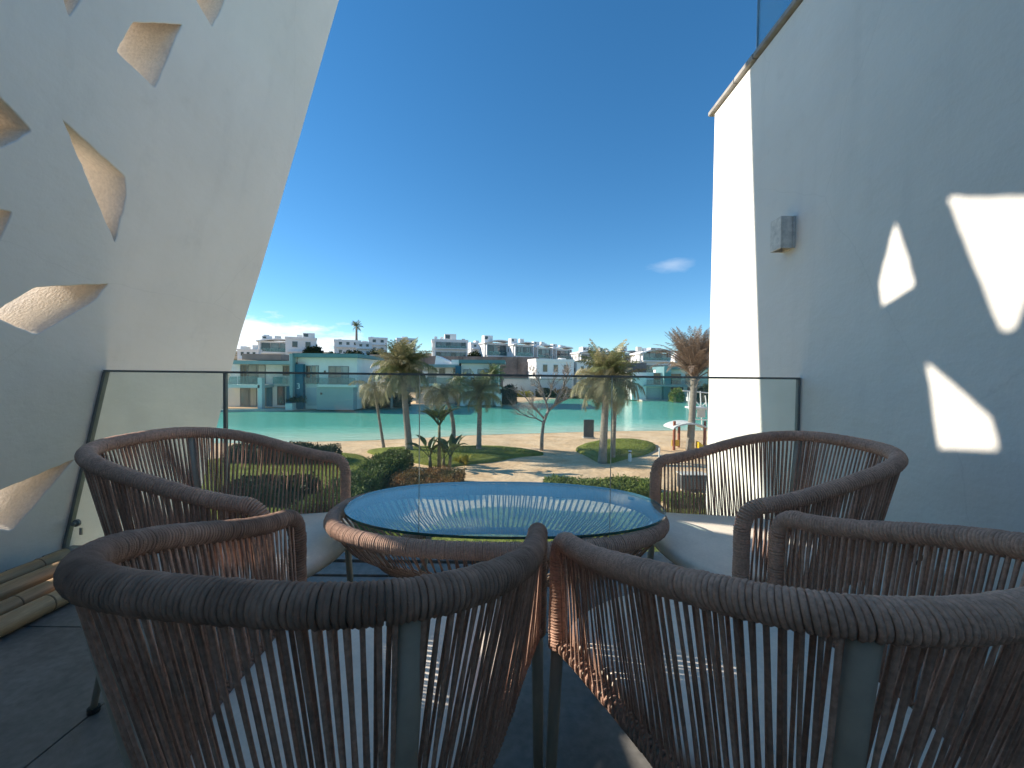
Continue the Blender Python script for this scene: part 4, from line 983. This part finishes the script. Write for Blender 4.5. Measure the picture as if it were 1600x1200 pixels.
# ------------------------------------------------------------------ hill: retaining walls, roofs and white houses
rw = empty('retaining_wall', (0,90,-3.4), 0, 'long brown grey retaining wall below the white hillside houses', 'wall')
pbox('wall', rw, M['stone_grey'], 470, 842, 556, 600, 90, 0, 1.2, -4); pbox('wall', rw, M['stone_grey'], 842.1, 1010, 566, 600, 92, 0, 1.2, -4)
for k, px in enumerate(range(480, 840, 30)): pbox('buttress', rw, M['stone_grey'], px, px+1.6, 557.5, 600, 90, -.4, -.003, -4)
gr = empty('grey_roof_house', at(580,590,66), 0, 'white house with sloping grey roof right of the number 3 villa', 'house'); gr.location.z = GZ
pbox('wall', gr, M['white_house'], 556, 606, 572, 630, 66, 0, 6, GZ)
x0, x1, z0, z1 = rect(556, 608, 557, 573, 66); ch(MB().prism([(66-.6,z0),(72.5,z1+.6),(72.5,z1+.35),(66-.6,z0-.25)], 'x', x0, x1).build('roof', M['roof_grey']), gr)
for (a, b_) in ((558,567),(577,582)): pwin(gr, a, b_, 577, 583, 66, 0, 'pane_dark', 1)
def hill_house(px0, px1, pyt, pyb, Y, rot, label, style='arc', roofbox=None, storeys=1, win=4):
    a = at(px0, pyb, Y); c = at(px1, pyt, Y); Wp = c.x-a.x; H = c.z-a.z
    rel = rot + math.atan2((a.x+c.x)/2, Y)*-1                    # angle against the line of sight
    w = Wp/(math.cos(rel)+.55*abs(math.sin(rel))); d = .55*w
    o = empty('hillside_house', ((a.x+c.x)/2, Y, a.z), rot, label, 'house', 'white houses on the hillside')
    x0, x1, y0, y1 = -w/2, w/2, -d/2, d/2
    sh = H/storeys
    MB().box(x0, x1, y0, y1, -6, H*.86).build('wall', M['white_house'], o)
    for s in range(storeys):
        zb_ = s*sh
        # recessed glazed loggia on the front
        n_ = win; m0, m1 = x0+w*.10, x1-w*.06
        MB().box(m0-.15, m1+.15, y0-.75, y0-.002, zb_+sh*.02, zb_+sh*.12).build('balcony_slab', M['white_house'], o)
        if style == 'plain':
            for k in range(n_):
                xa = m0+(m1-m0)*(k+.30)/n_; xb = xa+(m1-m0)*.34/n_; f = MB().box(xa-.08, xb+.08, y0-.07, y0-.003, zb_+sh*.36, zb_+sh*.72).build('window', M['dark_metal'], o)
                MB().box(xa, xb, y0-.085, y0-.071, zb_+sh*.39, zb_+sh*.69).build('pane', M['pane_dark'], f)
        else:
            for k in range(n_):
                xa = m0+(m1-m0)*k/n_; xb = m0+(m1-m0)*(k+1)/n_; f = MB().box(xa+.03, xb-.03, y0-.06, y0-.003, zb_+sh*.14, zb_+sh*.74).build('window', M['dark_metal'], o)
                MB().box(xa+.12, xb-.12, y0-.075, y0-.061, zb_+sh*.17, zb_+sh*.71).build('pane', M['pane' if (k+s) % 3 else 'pane_dark'], f)
            MB().box(m0-.1, m1+.1, y0-.72, y0-.69, zb_+sh*.121, zb_+sh*.36).build('balcony_glass', M['bal_glass'], o)
            for xa in (m0-.35, m1+.12): MB().box(xa, xa+.22, y0-.75, y0-.002, zb_+sh*.121, zb_+sh*.84).build('fin_wall', M['white_house'], o)
    if style == 'arc':
        P_ = [(x0-.3+(w+.6)*t, H*.80 + H*.24*math.sin(math.pi*(.10+.62*t))**1.2) for t in np.linspace(0,1,14)]
        Q_ = [(x, z-.28) for x, z in P_][::-1]
        MB().prism(P_+Q_, 'y', y0-.95, y1+.05).build('curved_roof', M['white_house'], o)
    else:
        b = MB().box(x0-.12, x1+.12, y0-.12, y0+.12, H*.86, H).box(x0-.12, x1+.12, y1-.12, y1+.12, H*.86, H).box(x0-.12, x0+.12, y0+.121, y1-.121, H*.86, H).box(x1-.12, x1+.12, y0+.121, y1-.121, H*.86, H)
        b.build('parapet', M['white_house'], o)
    # small windows on the sunny flank
    for k in range(2):
        yy = y0+d*(.25+.42*k); f = MB().box(x0-.05, x0-.003, yy, yy+d*.12, H*.42, H*.62).build('side_window', M['dark_metal'], o)
    if roofbox:
        u0, u1, hh = roofbox
        MB().box(x0+w*u0, x0+w*u1, y0+d*.3, y1-d*.2, H*.86, H+hh).build('roof_box', M['white_house'], o)
        MB().box(x0+w*u0+.25, x0+w*(u0*.55+u1*.45), y0+d*.3-.05, y0+d*.3-.003, H+hh*.2, H+hh*.8).build('roof_window', M['pane_dark'], o)
    for k in range(3):                                          # roof units and tanks
        ux, uy = random.uniform(x0+.8, x1-.8), random.uniform(y0+d*.35, y1-.6); s_ = random.uniform(.35,.6); zt_ = H*(.86 if style == 'plain' else .96)
        MB().box(ux-s_, ux+s_, uy-.4, uy+.4, zt_+.001, zt_+random.uniform(.6,1.3)).build('roof_unit', M['lamp_grey' if k % 2 else 'white_house'], o)
    MB().box(x0+w*.48, x0+w*.48+.12, y0-.13, y0-.004, -4, H*.05).build('downpipe', M['lamp_grey'], o)
    return o
hill_house(408,452,531,553,100,.45,'curved roof house farthest left on the hillside','arc',(.1,.4,.8),1,3)
hill_house(449,492,528,552,98,.5,'white house with two small dark windows above the number 3 villa','plain',(.55,.95,1.2),1,2)
hill_house(522,563,532,556,130,.45,'white block house at the foot of the skyline palm','plain',None,2,3)
hill_house(556,582,535,557,124,.3,'low white house right of the skyline palm','plain',None,2,2)
hill_house(575,606,528,552,134,.35,'plain tall white block left behind the big palm crown','plain',None,2,2)
hill_house(618,650,529,552,134,.35,'white block mostly hidden behind the big palm crown','plain',None,2,3)
hill_house(672,733,532,562,108,.22,'wide two storey house with glazed front right of the big palm','plainarc',(.35,.68,1.6),2,6)
hill_house(731,757,536,557,118,.5,'narrow white house with dark side openings','plain',None,2,2)
hill_house(749,793,533,559,106,.45,'curved roof house with grey shaded balcony left of centre','arc',(.05,.42,1.3),1,3)
hill_house(792,832,536,560,104,.5,'curved roof house with tall vertical glazing','arc',(-.0,.30,1.0),1,6)
hill_house(828,861,540,563,107,.5,'curved roof house second right of the vertical glazing','arc',(.0,.35,.9),1,3)
hill_house(856,891,543,564,110,.5,'smallest curved roof house at the end of the row','arc',(.05,.3,.8),1,3)
hill_house(893,936,549,570,104,.4,'curved roof house left behind the wide olive palm','arc',(.3,.6,1.0),1,3)
hill_house(930,962,550,570,116,.35,'pale house behind the wide olive palm crown','arc',(.1,.4,.8),1,3)
hill_house(960,994,549,570,118,.35,'house just right of the wide olive palm crown','arc',(.1,.4,.8),1,3)
hill_house(988,1043,548,584,96,.18,'larger white house with long top balcony near the dried palm','arc',(.45,.8,.6),2,4)
hill_house(1046,1082,556,578,110,.2,'white house partly behind the dried palm','plain',(.2,.6,.8),1,3)
hill_house(1078,1125,550,578,118,.2,'white house far right behind the dried palm crown','plain',(.2,.6,.8),2,3)
hill_house(826,895,562,592,88,.32,'white house with three square windows below the hill row','plain',None,1,3)
hill_house(892,935,565,592,90,.35,'white house half hidden by the wide olive palm','plain',None,1,3)
hill_house(375,405,546,562,90,.3,'pale house at the edge of the leaning wall','plain',None,1,3)
for (px, py, Y, w, lab) in ((490,548,96,3.5,'dark bush beside the two window house'),(552,553,118,5,'bush row below the skyline palm'),(590,553,120,5,'bushes below the tall white block'),(741,556,100,3,'dark bush below the narrow white house'),(520,556,112,4,'small bush left of the white block house')):
    q = at(px, py, Y); hedge(q.x-w/2, q.x+w/2, Y-1.5, Y+1.5, 2.2, M['leaf_dark'], lab, 700, (.35,.7), .2, 'bush', 'bushes on the hillside', 'hill_bush', q.z-1.6, .8)

# ================================================================== BEACH FURNITURE
M['rust'] = mat('rust_red_post', (.36,.10,.05), rough=.7, var=.15)
M['yellow'] = mat('yellow_plastic', (.80,.52,.03), rough=.4)
M['canopy'] = mat('white_canopy', (.74,.74,.72), rough=.6)
M['sign_grey'] = mat('sign_grey', (.075,.08,.085), rough=.6, var=.1)
YP = 24.0
ps = empty('play_shelter', gnd(1077,703,GZ), 0, 'small play shelter with red posts, white canopy and yellow slide', 'play shelter')
for px in (1053.5,1070.5,1101): pbox('post', ps, M['rust'], px-1.6, px+1.6, 658 if px != 1070.5 else 668, 703, YP, -.06+(.9 if px == 1070.5 else 0), .06+(.9 if px == 1070.5 else 0), GZ-.05)
x0, x1, z0, z1 = rect(1049, 1104, 660, 668, YP)
b = MB(); P_ = [(x0+(x1-x0)*t, z0+(z1-z0)*math.sin(math.pi*t)**.7) for t in np.linspace(0,1,15)]; Q_ = [(x,z-.09) for x,z in P_][::-1]
ch(b.prism(P_+Q_, 'y', YP-.35, YP+1.25).build('canopy', M['canopy'], smooth=False), ps)
x0, x1, z0, z1 = rect(1086, 1103, 688, 703, YP); ch(MB().prism([(x0,z0-.1),(x1,z0-.1),(x1,z0+.05),(x0,z1)], 'y', YP-.5, YP-.1).build('slide', M['yellow']), ps)
pbox('yellow_panel', ps, M['yellow'], 1056, 1068, 690, 700, YP, .6, .66)
lg = empty('lifeguard_chair', gnd(1090,680,GZ), 0, 'tall white beach lookout chair behind the dried palm trunk', 'lookout chair'); YL = lg.location.y
def seg(name, par, mt, a, b_, r, Y, dy=(0,0)):
    p_, q_ = at(*a, Y)+Vector((0,dy[0],0)), at(*b_, Y)+Vector((0,dy[1],0)); return ch(MB().tube([p_, q_], r, 7).build(name, mt), par)
for a, b_, dy in (((1074,610),(1078,681),(0,-.4)),((1102,618),(1106,681),(0,-.4)),((1086,612),(1088,675),(.9,1.2)),((1103,612),(1109,675),(.9,1.2))): seg('leg', lg, M['white_metal'], a, b_, .045, YL, dy)
for a, b_ in (((1067,610.5),(1080,611.5)),((1083,612),(1107,614)),((1076,638),(1105,640)),((1077,655),(1105,656)),((1088,628),(1098,638)),((1092,640),(1103,629))): seg('rail', lg, M['white_metal'], a, b_, .045, YL)
pbox('seat', lg, M['white_metal'], 1078, 1104, 636, 638.5, YL, -.2, .9)
pbox('notice_panel', lg, M['lamp_grey'], 1088, 1101, 640.5, 652, YL, -.12, -.07)
sg_ = gnd(920,684.5,GZ); sb = empty('beach_notice', sg_, 0, 'dark grey upright notice slab standing on the beach by the water', 'notice slab')
pbox('slab', sb, M['sign_grey'], 912.5, 928, 656, 684.5, sg_.y, 0, .22, GZ-.1, .02); pbox('foot', sb, M['kerb'], 911.5, 929, 683, 684.5, sg_.y, -.1, .34, GZ-.1)
bg = gnd(984,720.5,GZ); bl = empty('bollard_light', bg, 0, 'short white bollard light at the edge of the right lawn', 'bollard light')
MB().lathe([(.085,-.02),(.085,.34),(.06,.345),(.06,.42)], 14).build('body', M['white_metal'], bl); MB().lathe([(.055,.42),(.055,.50)], 14).build('lens', M['pane_dark'], bl); MB().lathe([(.09,.50),(.09,.545),(.03,.56)], 14).build('cap', M['white_metal'], bl)
p2 = gnd(1030,716,GZ); po = empty('path_post', p2, 0, 'thin pale post with rope rail right of the right lawn', 'post'); MB().lathe([(.04,-.05),(.04,.55),(.02,.57)], 10).build('shaft', M['white_metal'], po)
MB().tube([(0,0,.45),(.8,-.1,.36),(1.6,-.2,.42)], .015, 5).build('rope', M['frame'], po)
gl_ = gnd(631,757,GZ); ml = empty('garden_light', gl_, 0, 'small white mushroom garden light in front of the long hedge end', 'garden light'); MB().lathe([(.03,-.05),(.03,.42)], 8).build('stem', M['dark_metal'], ml); MB().lathe([(.13,.42),(.11,.46),(.03,.50)], 12).build('cap', M['white_metal'], ml)
eb = gnd(1081,765,GZ); e_ = empty('equipment_box', eb, 0, 'dark louvred equipment box on the grass behind the right armchair', 'equipment box')
w, d, h = .98, .5, .62
MB().box(-w/2, w/2, -d/2, d/2, .06, h).build('casing', M['sign_grey'], e_, bevel=.01)
for k in range(7): MB().box(-w/2+.06, w/2-.06, -d/2-.025, -d/2-.002, .12+.065*k, .155+.065*k).build('louvre', M['dark_metal'], e_)
MB().box(-w/2-.03, w/2+.03, -d/2-.03, d/2+.03, h+.001, h+.03).build('lid', M['lamp_grey'], e_)
for sx_ in (-1,1): MB().box(sx_*w*.38-.05, sx_*w*.38+.05, -d/2+.02, d/2-.02, -.06, .059).build('foot', M['kerb'], e_)
